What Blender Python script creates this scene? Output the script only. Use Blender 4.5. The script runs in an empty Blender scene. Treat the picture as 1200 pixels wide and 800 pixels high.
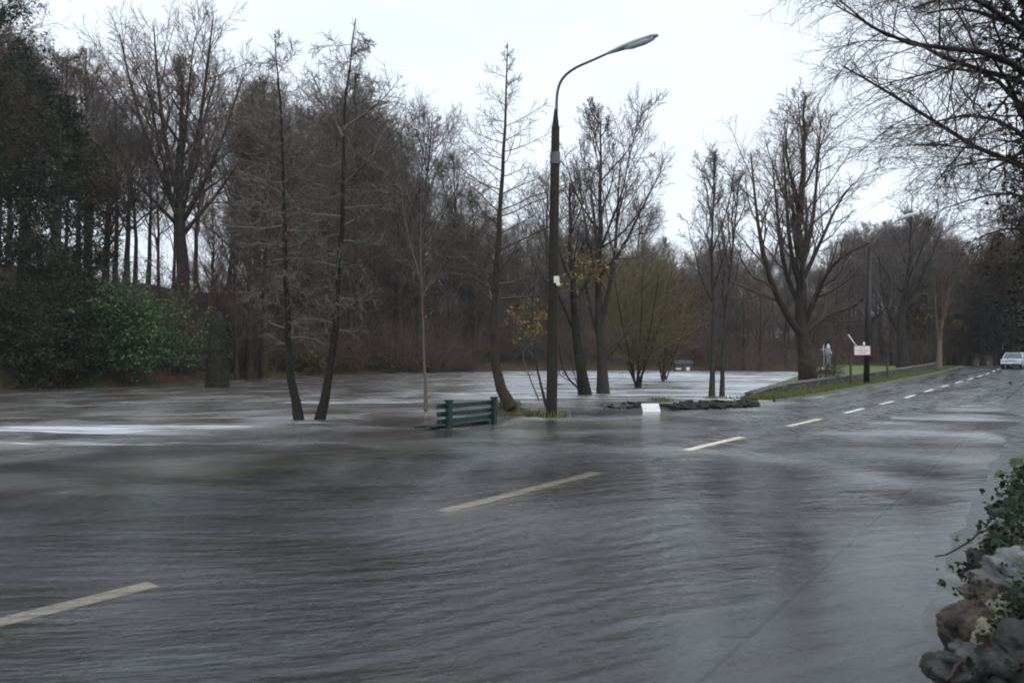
import bpy, bmesh, math, random
import numpy as np
from mathutils import Vector, Matrix, noise as mnoise

# ------------------------------------------------------------------ camera, world, sun, exposure
SC = bpy.context.scene
COL = SC.collection
R = math.radians
EYE = 1.55
HAZE = .00035
FPX = 800.0                      # focal length in pixels of the 1200 px wide photograph
PITCH = math.atan(29.5 / FPX)

cam_d = bpy.data.cameras.new("camera"); cam = bpy.data.objects.new("camera", cam_d); COL.objects.link(cam)
cam.location = (0, 0, EYE); cam.rotation_euler = (R(90) + PITCH, 0, 0)
cam_d.sensor_width = 36; cam_d.lens = 24; cam_d.clip_start = 0.05; cam_d.clip_end = 6000
cam_d.dof.use_dof = True; cam_d.dof.focus_distance = 21; cam_d.dof.aperture_fstop = 2.8
SC.camera = cam

SUN_EL, SUN_AZ = 48, 150
world = bpy.data.worlds.new("World"); SC.world = world; world.use_nodes = True
wn = world.node_tree; wn.nodes.clear()
def wnode(t): return wn.nodes.new(t)
sky = wnode('ShaderNodeTexSky'); sky.sky_type = 'NISHITA'; sky.sun_disc = False
sky.sun_elevation = R(SUN_EL); sky.sun_rotation = R(SUN_AZ)
sky.air_density = 1.0; sky.dust_density = 6.0; sky.ozone_density = 1.0
hs = wnode('ShaderNodeHueSaturation'); hs.inputs['Saturation'].default_value = 0.16
wn.links.new(sky.outputs[0], hs.inputs['Color'])
tc = wnode('ShaderNodeTexCoord'); mp = wnode('ShaderNodeMapping'); mp.inputs['Scale'].default_value = (1.2, 1.2, 3.0)
nz = wnode('ShaderNodeTexNoise'); nz.inputs['Scale'].default_value = 1.6; nz.inputs['Detail'].default_value = 5
cr = wnode('ShaderNodeMapRange'); cr.inputs[1].default_value = .3; cr.inputs[2].default_value = .7
cr.inputs[3].default_value = .86; cr.inputs[4].default_value = 1.08
mul = wnode('ShaderNodeMixRGB'); mul.blend_type = 'MULTIPLY'; mul.inputs[0].default_value = 1
wn.links.new(tc.outputs['Generated'], mp.inputs[0]); wn.links.new(mp.outputs[0], nz.inputs['Vector'])
wn.links.new(nz.outputs[0], cr.inputs[0]); wn.links.new(hs.outputs[0], mul.inputs[1]); wn.links.new(cr.outputs[0], mul.inputs[2])
# an overcast sky is evenly white: mix the clear-sky gradient with a cloud deck of even grey
mixs = wnode('ShaderNodeMixRGB'); mixs.inputs[0].default_value = .8; mixs.inputs[2].default_value = (7.15, 7.95, 8.9, 1)
wn.links.new(hs.outputs[0], mixs.inputs[1]); wn.links.new(mixs.outputs[0], mul.inputs[1])
bg = wnode('ShaderNodeBackground'); bg.inputs['Strength'].default_value = 0.138
out = wnode('ShaderNodeOutputWorld')
wn.links.new(mul.outputs[0], bg.inputs[0]); wn.links.new(bg.outputs[0], out.inputs[0])

sun_d = bpy.data.lights.new("sun", 'SUN'); sun_d.energy = 0.5; sun_d.angle = R(40); sun_d.color = (1, .97, .93)
sun = bpy.data.objects.new("sun", sun_d); COL.objects.link(sun)
_az = R(SUN_AZ); _el = R(SUN_EL)
sun.rotation_euler = Vector((math.sin(_az) * math.cos(_el), math.cos(_az) * math.cos(_el), math.sin(_el))).to_track_quat('Z', 'Y').to_euler()

SC.view_settings.view_transform = 'Standard'; SC.view_settings.look = 'None'
SC.view_settings.exposure = 0.26; SC.view_settings.gamma = 1
SC.render.engine = 'CYCLES'
cy = SC.cycles
cy.max_bounces = 6; cy.diffuse_bounces = 2; cy.glossy_bounces = 3; cy.transparent_max_bounces = 12; cy.volume_bounces = 0
cy.caustics_reflective = False; cy.caustics_refractive = False
cy.use_denoising = True
cy.filter_width = 1.9

# ------------------------------------------------------------------ pixel <-> world
CP, SP = math.cos(PITCH), math.sin(PITCH)
def ray(px, py):
    d, v = (px - 600) / FPX, (400 - py) / FPX
    return np.array([d, CP - v * SP, SP + v * CP])
def at(px, py, Y):
    r = ray(px, py); return np.array([0, 0, EYE]) + r * (Y / r[1])
def gp(px, py, z=0.0):
    r = ray(px, py); return np.array([0, 0, EYE]) + r * ((z - EYE) / r[2])

# ------------------------------------------------------------------ lie of the land
DX, DY = 0.614, 0.789
_n = math.hypot(DX, DY); DX /= _n; DY /= _n
def sm(a, b, x):
    t = np.clip((np.asarray(x, float) - a) / (b - a), 0, 1); return t * t * (3 - 2 * t)
def cp(s): return -5.25 + 1.5 * sm(35, 92, s)
def su(x, y):
    s = x * DX + y * DY; p = x * DY - y * DX
    return s, p - cp(s)
def xy(s, u):
    p = u + cp(s); return s * DX + p * DY, s * DY - p * DX
def zroad(s):
    return np.interp(s, [-80, 26, 33, 38, 45, 55, 70, 94, 108, 125, 200], [-.07, -.07, -.045, .0, .12, .33, .68, 1.36, 1.6, 1.6, 1.0])

BANK = np.array([(-260, 30), (-80, 37), (-33, 40.5), (-27, 46), (-25.5, 58), (-24, 70), (-18, 85), (-7, 97), (13, 102), (34, 100), (48, 88), (66, 92), (90, 110), (300, 160)], float)
def vnoise(x, y, seed=0):
    r = np.random.RandomState(seed); o = 0
    for k in range(6):
        a = r.rand() * 6.28; f = .5 * 1.7 ** k; o = o + np.sin((x * math.cos(a) + y * math.sin(a)) * f + r.rand() * 6.28) / 1.35 ** k
    return o / 3
def bankd(x, y):
    x = np.asarray(x, float); y = np.asarray(y, float)
    best = np.full(np.broadcast(x, y).shape, 1e9)
    for (ax, ay), (bx, by) in zip(BANK[:-1], BANK[1:]):
        t = np.clip(((x - ax) * (bx - ax) + (y - ay) * (by - ay)) / ((bx - ax) ** 2 + (by - ay) ** 2), 0, 1)
        best = np.minimum(best, np.hypot(x - ax - t * (bx - ax), y - ay - t * (by - ay)))
    return np.where(y > np.interp(x, BANK[:, 0], BANK[:, 1]), best, -best)
def zwater(x, y):
    s, u = su(x, y)
    return .0135 * np.clip(np.asarray(y, float) - 31, 0, 75) * sm(-6, -11, u)
def ulawn(s): return -6.7 - .21 * np.clip(s - 34, 0, 200)
def height(x, y):
    x = np.asarray(x, float); y = np.asarray(y, float)
    s, u = su(x, y); zr = zroad(s)
    river = zwater(x, y) + np.interp(-u, [4.2, 6, 9, 14, 20], [-.10, -.16, -.3, -.9, -1.3]) + .05 * vnoise(x, y, 3)
    land = zr + .1 + .045 * np.clip(-u - 6.5, 0, 30) * .55 + .02 * vnoise(x, y, 4)
    L = sm(-1.6, .4, u - ulawn(s)) * sm(30, 36, s)
    left = river * (1 - L) + land * L
    right = zr + np.interp(u, [3.9, 5.0, 5.4, 9, 30, 90], [-.2, -.1, .0, .4, 2.5, 5])
    z = np.where(u < 0, left, right)
    z = np.where((u > -4.3) & (u < 5.0), zr - .12, z)
    d = bankd(x, y) + 1.2 * vnoise(x * .5, y * .5, 9)
    hl = np.interp(d, [-2, 0, 3, 6, 11, 18, 27, 60, 200], [-.6, .1, 1.5, 4.6, 8.2, 10, 10.4, 8.5, 8])
    hr = np.interp(d, [-2, 0, 4, 20, 40, 70, 120, 250], [-.6, .1, 1.0, 5, 10.5, 17, 23, 27])
    w = sm(-26, -10, x); hr = hr * (1 - .55 * sm(15, 50, x))
    far = np.minimum(.0135 * np.clip(y - 31, 0, 75), 1.0) + hl * (1 - w) + hr * w + .25 * vnoise(x, y, 5) * sm(0, 6, d)
    road = sm(14, 6, np.abs(u)) * sm(30, 60, s)          # keep the corridor of the road open
    B = sm(-2, 0, d) * (1 - road)
    return z * (1 - B) + far * B
def H(x, y): return float(height(np.array(x), np.array(y)))

# ------------------------------------------------------------------ materials
def new_mat(name):
    m = bpy.data.materials.new(name); m.use_nodes = True; m.node_tree.nodes.clear(); return m, m.node_tree
class NB:
    def __init__(s, nt): s.nt = nt
    def n(s, t, ins=None, **kw):
        x = s.nt.nodes.new('ShaderNode' + t)
        for k, v in kw.items(): setattr(x, k, v)
        for k, v in (ins or {}).items():
            i = x.inputs[k]
            if isinstance(v, bpy.types.NodeSocket): s.nt.links.new(v, i)
            else: i.default_value = v
        return x
    def noise(s, scale, vec, detail=4, rough=.55, dist=0):
        return s.n('TexNoise', {'Scale': scale, 'Detail': detail, 'Roughness': rough, 'Distortion': dist, 'Vector': vec}).outputs[0]
    def rng(s, v, a, b, c=0., d=1.):
        return s.n('MapRange', {0: v, 1: a, 2: b, 3: c, 4: d}).outputs[0]
    def mix(s, f, a, b, mode='MIX'): return s.n('MixRGB', {0: f, 1: a, 2: b}, blend_type=mode).outputs[0]
    def math(s, op, a, b=0.): return s.n('Math', {0: a, 1: b}, operation=op).outputs[0]
    def attr(s, name): return s.n('Attribute', attribute_name=name).outputs['Fac']
    def out(s, sh): s.n('OutputMaterial', {0: sh})
def c4(c): return (c[0], c[1], c[2], 1)

def simple(name, col, rough=.6, var=.25, scale=6, metal=0, spec=.4, bump=0.0, bscale=30, col2=None, c2lo=.5, c2hi=.65):
    """one paint, stone or wood: base colour with uneven tone, optional second colour in patches, optional grain"""
    m, nt = new_mat(name); b = NB(nt)
    co = b.n('TexCoord').outputs['Object']
    n1 = b.noise(scale, co)
    f = b.rng(n1, .3, .7, 1 - var, 1 + var)
    c = b.mix(1, c4(col), f, 'MULTIPLY')
    if col2 is not None:
        c = b.mix(b.rng(b.noise(scale * .9, co, 10, .75, .4), c2lo - .06, c2hi + .08), c, c4(col2))
    ins = {'Base Color': c, 'Roughness': rough, 'Metallic': metal, 'Specular IOR Level': spec}
    if bump:
        ins['Normal'] = b.n('Bump', {'Strength': bump, 'Distance': .02, 'Height': b.noise(bscale, co, 5)}).outputs[0]
    b.out(b.n('BsdfPrincipled', ins).outputs[0]); return m

def island(name, cols, rough=.7, spec=.3, trans=0.0):
    """leaves and twigs: each takes its own tone"""
    m, nt = new_mat(name); b = NB(nt)
    r = b.n('NewGeometry').outputs['Random Per Island']
    ramp = b.n('ValToRGB', {0: r}); e = ramp.color_ramp.elements
    for i, c in enumerate(cols):
        p = i / max(1, len(cols) - 1)
        el = e[i] if i < 2 else e.new(p)
        el.position = p; el.color = c4(c)
    sh = b.n('BsdfPrincipled', {'Base Color': ramp.outputs[0], 'Roughness': rough, 'Specular IOR Level': spec}).outputs[0]
    if trans:
        t = b.n('BsdfTranslucent', {0: ramp.outputs[0]}).outputs[0]
        sh = b.n('MixShader', {0: trans, 1: sh, 2: t}).outputs[0]
    b.out(sh); return m

def bark(name, c1, c2, moss=None, mlo=.5, mhi=.7):
    m, nt = new_mat(name); b = NB(nt)
    co = b.n('TexCoord').outputs['Object']
    st = b.n('Mapping', {0: co, 'Scale': (6, 6, 1.3)}).outputs[0]
    n = b.noise(3, st, 6, .65)
    c = b.mix(b.rng(n, .35, .68), c4(c1), c4(c2))
    if moss: c = b.mix(b.rng(b.noise(1.1, co, 6, .7), mlo, mhi), c, c4(moss))
    bp = b.n('Bump', {'Strength': .7, 'Distance': .03, 'Height': n}).outputs[0]
    b.out(b.n('BsdfPrincipled', {'Base Color': c, 'Roughness': .7, 'Specular IOR Level': .2, 'Normal': bp}).outputs[0]); return m

M = {}
M['bark_alder'] = bark('bark_alder', (.008, .007, .005), (.022, .018, .013), (.026, .03, .007), .5, .68)
M['bark_brown'] = bark('bark_brown', (.022, .016, .013), (.06, .042, .031), (.05, .05, .02), .58, .75)
M['bark_oak'] = bark('bark_oak', (.02, .016, .014), (.05, .04, .033), (.032, .035, .013), .55, .72)
M['bark_dark'] = bark('bark_dark', (.018, .015, .014), (.045, .036, .032), (.03, .038, .014), .52, .7)
M['bark_pale'] = bark('bark_pale', (.12, .085, .06), (.2, .15, .11))
M['bark_grey'] = bark('bark_grey', (.024, .021, .019), (.058, .05, .044), (.036, .042, .014), .55, .7)
M['twig_alder'] = island('twig_alder', [(.05, .036, .032), (.09, .065, .055), (.14, .13, .10), (.06, .045, .038)])
M['twig_lichen'] = island('twig_lichen', [(.05, .04, .035), (.12, .11, .09), (.23, .23, .18), (.06, .048, .04), (.16, .15, .12)])
M['twig_purple'] = island('twig_purple', [(.066, .042, .038), (.105, .066, .058), (.14, .10, .086), (.08, .05, .042)])
M['twig_brown'] = island('twig_brown', [(.064, .042, .032), (.11, .073, .05), (.09, .054, .04), (.14, .105, .075)])
M['twig_dark'] = island('twig_dark', [(.025, .02, .018), (.045, .034, .03), (.06, .046, .04)])
M['twig_grey'] = island('twig_grey', [(.06, .05, .047), (.10, .086, .08), (.13, .11, .10)])
M['twig_olive'] = island('twig_olive', [(.11, .095, .045), (.17, .145, .065), (.12, .10, .06), (.18, .155, .075)])
M['twig_red'] = island('twig_red', [(.085, .045, .04), (.12, .062, .052), (.075, .05, .044)])
M['leaf_dark'] = island('leaf_dark', [(.006, .013, .005), (.016, .03, .011), (.032, .055, .018), (.010, .018, .008), (.024, .016, .009)], .5, .3, .15)
M['leaf_green'] = island('leaf_green', [(.02, .05, .022), (.06, .12, .045), (.11, .18, .06), (.035, .08, .034)], .4, .5, .2)
M['leaf_bright'] = island('leaf_bright', [(.03, .06, .015), (.07, .12, .03), (.11, .15, .04)], .5, .4, .25)
M['leaf_yellow'] = island('leaf_yellow', [(.30, .19, .03), (.42, .27, .05), (.22, .15, .03)], .6, .3, .3)
M['leaf_bramble'] = island('leaf_bramble', [(.05, .065, .02), (.09, .105, .028), (.12, .09, .03), (.13, .06, .025), (.045, .06, .02)], .6, .3, .15)
M['leaf_ivy'] = island('leaf_ivy', [(.005, .012, .005), (.010, .022, .008), (.022, .044, .014), (.007, .014, .006), (.018, .011, .008)], .55, .15, .1)
M['grass'] = island('grass', [(.065, .095, .02), (.115, .165, .032), (.17, .195, .05), (.13, .11, .045)], .6, .3, .2)
M['green_paint'] = simple('green_paint', (.004, .026, .022), .4, .2, 5, spec=.4, bump=.15, bscale=40)
M['concrete'] = simple('concrete', (.027, .023, .02), .8, .3, 3, spec=.2, bump=.3, bscale=25, col2=(.03, .032, .015))
M['galv'] = simple('galv', (.32, .34, .36), .45, .15, 4, metal=.3)
M['arm_metal'] = simple('arm_metal', (.10, .105, .11), .5, .15, 4, metal=.2)
M['lamp_shell'] = simple('lamp_shell', (.55, .58, .60), .4, .08, 3)
M['lamp_glass'] = simple('lamp_glass', (.62, .66, .68), .2, .05, 3)
M['white_paint'] = simple('white_paint', (.78, .78, .77), .45, .06, 5)
M['cream_plastic'] = simple('cream_plastic', (.7, .68, .58), .45, .08, 5)
M['red_paint'] = simple('red_paint', (.5, .02, .035), .5, .1, 5)
M['black_pole'] = simple('black_pole', (.012, .011, .012), .5, .2, 3)
M['stone_grey'] = simple('stone_grey', (.07, .068, .064), .8, .4, 3, bump=.9, bscale=12, col2=(.19, .185, .17), c2lo=.48, c2hi=.62)
M['stone_pale'] = simple('stone_pale', (.20, .205, .205), .85, .4, 6, bump=1, bscale=30, col2=(.10, .095, .085), c2lo=.47, c2hi=.6)
M['stone_brown'] = simple('stone_brown', (.05, .036, .027), .8, .5, 9, bump=1, bscale=30, col2=(.18, .15, .11), c2lo=.52, c2hi=.66)
M['stone_dark'] = simple('stone_dark', (.026, .026, .025), .75, .5, 8, bump=1, bscale=30, col2=(.075, .075, .07), c2lo=.5, c2hi=.62)
M['stone_wet'] = simple('stone_wet', (.012, .011, .010), .6, .6, 4, spec=.25, bump=.9, bscale=18, col2=(.022, .026, .008), c2lo=.5, c2hi=.6)
M['stone_cream'] = simple('stone_cream', (.26, .24, .19), .85, .35, 7, bump=1, bscale=30, col2=(.05, .06, .02), c2lo=.5, c2hi=.62)
M['stem'] = simple('stem', (.032, .019, .014), .6, .3, 20, bump=.4, bscale=60)
M['post_wood'] = simple('post_wood', (.07, .04, .028), .7, .25, 5, bump=.3)
M['statue_blue'] = simple('statue_blue', (.36, .43, .50), .5, .15, 6)
M['statue_white'] = simple('statue_white', (.66, .68, .68), .5, .1, 6)
M['slate'] = simple('slate', (.028, .028, .032), .5, .3, 4)
M['shed_wall'] = simple('shed_wall', (.05, .055, .055), .6, .3, 2)
M['car_paint'] = simple('car_paint', (.52, .60, .64), .25, .04, 3, metal=.25, spec=.5)
M['car_glass'] = simple('car_glass', (.07, .11, .115), .05, .1, 2, spec=.6)
M['rubber'] = simple('rubber', (.012, .012, .013), .8, .2, 10)
M['trim'] = simple('trim', (.02, .02, .022), .5, .2, 10)
M['headlight'] = simple('headlight', (.75, .85, .85), .1, .05, 5, spec=.7)
M['mulch'] = simple('mulch', (.035, .024, .016), .85, .5, 8, bump=1, bscale=20, col2=(.07, .085, .02), c2lo=.47, c2hi=.58)

def mat_ground():
    m, nt = new_mat('ground_soil'); b = NB(nt)
    co = b.n('TexCoord').outputs['Object']
    n = b.noise(.35, co, 6, .65); n2 = b.noise(3.2, co, 6, .7)
    lit = b.mix(b.rng(n2, .35, .68), (.03, .02, .013, 1), (.10, .048, .024, 1))
    grn = b.mix(b.rng(n2, .3, .7), (.02, .03, .01, 1), (.055, .07, .02, 1))
    c = b.mix(b.rng(n, .46, .6), lit, grn)
    lawn = b.mix(b.rng(n2, .25, .75), (.075, .125, .02, 1), (.14, .21, .045, 1))
    c = b.mix(b.attr('lawn'), c, lawn)
    bp = b.n('Bump', {'Strength': .8, 'Distance': .1, 'Height': n2}).outputs[0]
    b.out(b.n('BsdfPrincipled', {'Base Color': c, 'Roughness': .8, 'Specular IOR Level': .25, 'Normal': bp}).outputs[0]); return m
M['ground'] = mat_ground()

def mat_asphalt(name, c1, c2, wet=.5):
    m, nt = new_mat(name); b = NB(nt)
    co = b.n('TexCoord').outputs['Object']
    rot = b.n('Mapping', {0: co, 'Rotation': (0, 0, -R(52))}).outputs[0]
    lanes = b.n('Mapping', {0: rot, 'Scale': (.12, 1.1, 1)}).outputs[0]
    big = b.noise(.9, lanes, 5, .6); fine = b.noise(160, co, 2, .6); mid = b.noise(2.3, co, 5, .65)
    c = b.mix(b.rng(mid, .3, .7), c4(c1), c4(c2))
    c = b.mix(b.rng(fine, .35, .75, 0, .45), c, (.12, .12, .12, 1))
    pud = b.rng(b.math('ADD', b.math('MULTIPLY', mid, .6), b.math('MULTIPLY', big, .4)), .42, .60)
    rough = b.rng(pud, 0, 1, .22, .5)
    hgt = b.math('MULTIPLY', fine, b.rng(pud, 0, 1, .15, 1))
    bp = b.n('Bump', {'Strength': .9, 'Distance': .015, 'Height': hgt}).outputs[0]
    b.out(b.n('BsdfPrincipled', {'Base Color': c, 'Roughness': rough, 'Specular IOR Level': .5, 'Coat Weight': wet, 'Coat Roughness': b.rng(pud, 0, 1, .16, .38), 'Coat IOR': 1.45, 'Normal': bp}).outputs[0]); return m
M['asphalt'] = mat_asphalt('asphalt', (.022, .022, .023), (.05, .049, .05), 1.0)
M['pavement'] = mat_asphalt('pavement_asphalt', (.03, .03, .03), (.065, .064, .062), .55)
M['kerb'] = simple('kerb', (.10, .10, .10), .5, .3, 3, bump=.4)

def mat_paint(name, col):
    m, nt = new_mat(name); b = NB(nt)
    co = b.n('TexCoord').outputs['Object']
    w = b.rng(b.noise(15, co, 8, .8), .33, .50, .18, 1)
    c = b.mix(w, (.06, .058, .055, 1), c4(col))
    b.out(b.n('BsdfPrincipled', {'Base Color': c, 'Roughness': .5, 'Coat Weight': .2, 'Coat Roughness': .3}).outputs[0]); return m
M['line_cream'] = mat_paint('line_cream', (.84, .74, .52))
M['line_white'] = mat_paint('line_white', (.85, .85, .82))

def mat_water():
    m, nt = new_mat('flood_water'); b = NB(nt)
    co = b.n('TexCoord').outputs['Object']
    depth = b.attr('depth'); rapid = b.attr('rapid'); calm = b.attr('calm')
    warp = b.n('TexNoise', {'Scale': .09, 'Detail': 2, 'Vector': co}).outputs['Color']
    wv = b.n('MixRGB', {0: 1, 1: co, 2: b.n('VectorMath', {0: warp, 1: (5, 5, 0)}, operation='MULTIPLY').outputs[0]}, blend_type='ADD').outputs[0]
    A = b.n('Mapping', {0: wv, 'Rotation': (0, 0, -R(14))}).outputs[0]              # sheet flow across the road
    sA = b.n('Mapping', {0: A, 'Scale': (.35, 2.2, 1)}).outputs[0]
    sF = b.n('Mapping', {0: A, 'Scale': (1.0, 3.2, 1)}).outputs[0]
    sB = b.n('Mapping', {0: wv, 'Rotation': (0, 0, -R(28)), 'Scale': (.16, .9, 1)}).outputs[0]
    a1 = b.noise(1.0, sA, 5, .6, .4); a2 = b.noise(2.6, sF, 4, .6, .3); a3 = b.noise(.35, A, 3, .5, .6); b1 = b.noise(1.0, sB, 5, .62, .5)
    # short standing ripples where the sheet runs shallow over the crown of the road
    rp = b.n('TexWave', {'Vector': b.n('Mapping', {0: wv, 'Rotation': (0, 0, R(62))}).outputs[0], 'Scale': 1.35, 'Distortion': 5.5, 'Detail': 3, 'Detail Scale': 1.2}).outputs['Fac']
    rpm = b.math('MULTIPLY', rp, b.rng(a3, .5, .64, 0, .27))
    hA = b.math('ADD', b.math('MULTIPLY', a1, 1.1), b.math('ADD', b.math('MULTIPLY', a2, .55), rpm))
    hgt = b.math('ADD', hA, b.math('MULTIPLY', b1, b.rng(rapid, 0, 1, .5, 2.4)))
    rapid = b.math('MULTIPLY', rapid, b.rng(b.noise(.55, b.n('Mapping', {0: wv, 'Rotation': (0, 0, -R(12)), 'Scale': (.14, .8, 1)}).outputs[0], 4, .6, .3), .36, .6, .45, 1.25))
    st = b.rng(calm, 0, 1, .24, .07)
    bp = b.n('Bump', {'Strength': st, 'Distance': .16, 'Height': hgt}).outputs[0]
    rough = b.math('ADD', b.rng(a3, .35, .65, .12, .28), b.math('MULTIPLY', rapid, .15))
    gl = b.n('BsdfGlossy', {'Color': (1, 1, 1, 1), 'Roughness': rough, 'Normal': bp}).outputs[0]
    tr = b.n('BsdfTransparent', {0: (.93, .92, .89, 1)}).outputs[0]
    murk = b.n('BsdfDiffuse', {0: b.mix(b.rng(b1, .3, .7), (.062, .046, .029, 1), (.09, .072, .05, 1)), 'Normal': bp}).outputs[0]
    turb_sheen = b.n('BsdfDiffuse', {0: (.135, .15, .172, 1), 'Normal': bp}).outputs[0]  # cloudy water, its diffuse colour lightened and blued to imitate sky sheen
    body = b.n('MixShader', {0: b.rng(depth, .05, .42, .04, 1), 1: tr, 2: murk}).outputs[0]
    body = b.n('MixShader', {0: b.rng(a1, .43, .70, .04, .32), 1: body, 2: turb_sheen}).outputs[0]
    fr = b.n('Fresnel', {'IOR': 1.37, 'Normal': bp}).outputs[0]
    sh = b.n('MixShader', {0: fr, 1: body, 2: gl}).outputs[0]
    sFo = b.n('Mapping', {0: wv, 'Rotation': (0, 0, -R(20)), 'Scale': (.22, 1.5, 1)}).outputs[0]
    f1 = b.noise(.8, sFo, 6, .66, .6); f2 = b.noise(3.5, sFo, 4, .6, .2)
    fm = b.rng(b.math('ADD', b.math('MULTIPLY', f1, .72), b.math('MULTIPLY', f2, .28)), .35, .65)
    thr = b.rng(rapid, 0, 1, 1.05, .05)
    foam = b.n('MapRange', {0: b.math('SUBTRACT', fm, thr), 1: -.02, 2: .5, 3: 0, 4: .85}, interpolation_type='SMOOTHSTEP').outputs[0]
    fo = b.n('BsdfDiffuse', {0: (.60, .63, .68, 1)}).outputs[0]
    b.out(b.n('MixShader', {0: foam, 1: sh, 2: fo}).outputs[0]); return m
M['water'] = mat_water()

def mat_drystone():
    m, nt = new_mat('drystone'); b = NB(nt)
    co = b.n('TexCoord').outputs['Object']
    vo = b.n('TexVoronoi', {'Vector': b.n('Mapping', {0: co, 'Scale': (3.2, 3.2, 6)}).outputs[0], 'Scale': 1})
    ed = b.n('TexVoronoi', {'Vector': b.n('Mapping', {0: co, 'Scale': (3.2, 3.2, 6)}).outputs[0], 'Scale': 1}, feature='DISTANCE_TO_EDGE').outputs['Distance']
    g = b.n('RGBToBW', {0: vo.outputs['Color']}).outputs[0]
    c = b.mix(b.rng(g, .2, .8), (.025, .024, .022, 1), (.12, .116, .108, 1))
    c = b.mix(b.rng(ed, .0, .12), (.012, .011, .01, 1), c)
    c = b.mix(b.rng(b.noise(1.5, co, 5, .7), .55, .68), c, (.05, .055, .02, 1))
    bp = b.n('Bump', {'Strength': 1, 'Distance': .05, 'Height': b.rng(ed, 0, .2)}).outputs[0]
    b.out(b.n('BsdfPrincipled', {'Base Color': c, 'Roughness': .7, 'Normal': bp}).outputs[0]); return m
M['drystone'] = mat_drystone()

# ------------------------------------------------------------------ mesh helpers
def mesh_np(name, V, F, mat=None, smooth=True):
    """V (n,3); F list of int arrays with 3 or 4 columns"""
    me = bpy.data.meshes.new(name)
    F = [np.asarray(f, np.int32) for f in F if len(f)]
    nl = sum(f.size for f in F); nf = sum(len(f) for f in F)
    me.vertices.add(len(V)); me.vertices.foreach_set('co', np.asarray(V, np.float32).ravel())
    me.loops.add(nl); me.loops.foreach_set('vertex_index', np.concatenate([f.ravel() for f in F]))
    tot = np.concatenate([np.full(len(f), f.shape[1], np.int32) for f in F])
    me.polygons.add(nf); me.polygons.foreach_set('loop_start', np.concatenate([[0], np.cumsum(tot)[:-1]]).astype(np.int32))
    me.polygons.foreach_set('loop_total', tot)
    me.polygons.foreach_set('use_smooth', np.full(nf, smooth))
    me.update(calc_edges=True)
    if mat: me.materials.append(mat)
    return me
def link(name, me, parent=None, loc=None):
    o = bpy.data.objects.new(name, me); COL.objects.link(o)
    if parent is not None: o.parent = parent
    if loc is not None: o.location = loc
    return o
def tag(o, label=None, cat=None, group=None, kind=None):
    if label: o['label'] = label
    if cat: o['category'] = cat
    if group: o['group'] = group
    if kind: o['kind'] = kind
    return o
def empty(name, loc=(0, 0, 0), rz=0):
    o = bpy.data.objects.new(name, None); COL.objects.link(o); o.location = loc; o.rotation_euler = (0, 0, rz); o.empty_display_size = .2
    return o
def copy_tree(o, parent=None):
    c = o.copy(); COL.objects.link(c); c.parent = parent
    for ch in [k for k in o.children]: copy_tree(ch, c)
    return c
def grid_faces(nr, ncl):
    i = np.arange((nr - 1) * (ncl - 1)); r, c = i // (ncl - 1), i % (ncl - 1); a = r * ncl + c
    return np.stack([a, a + 1, a + ncl + 1, a + ncl], 1)

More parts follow.
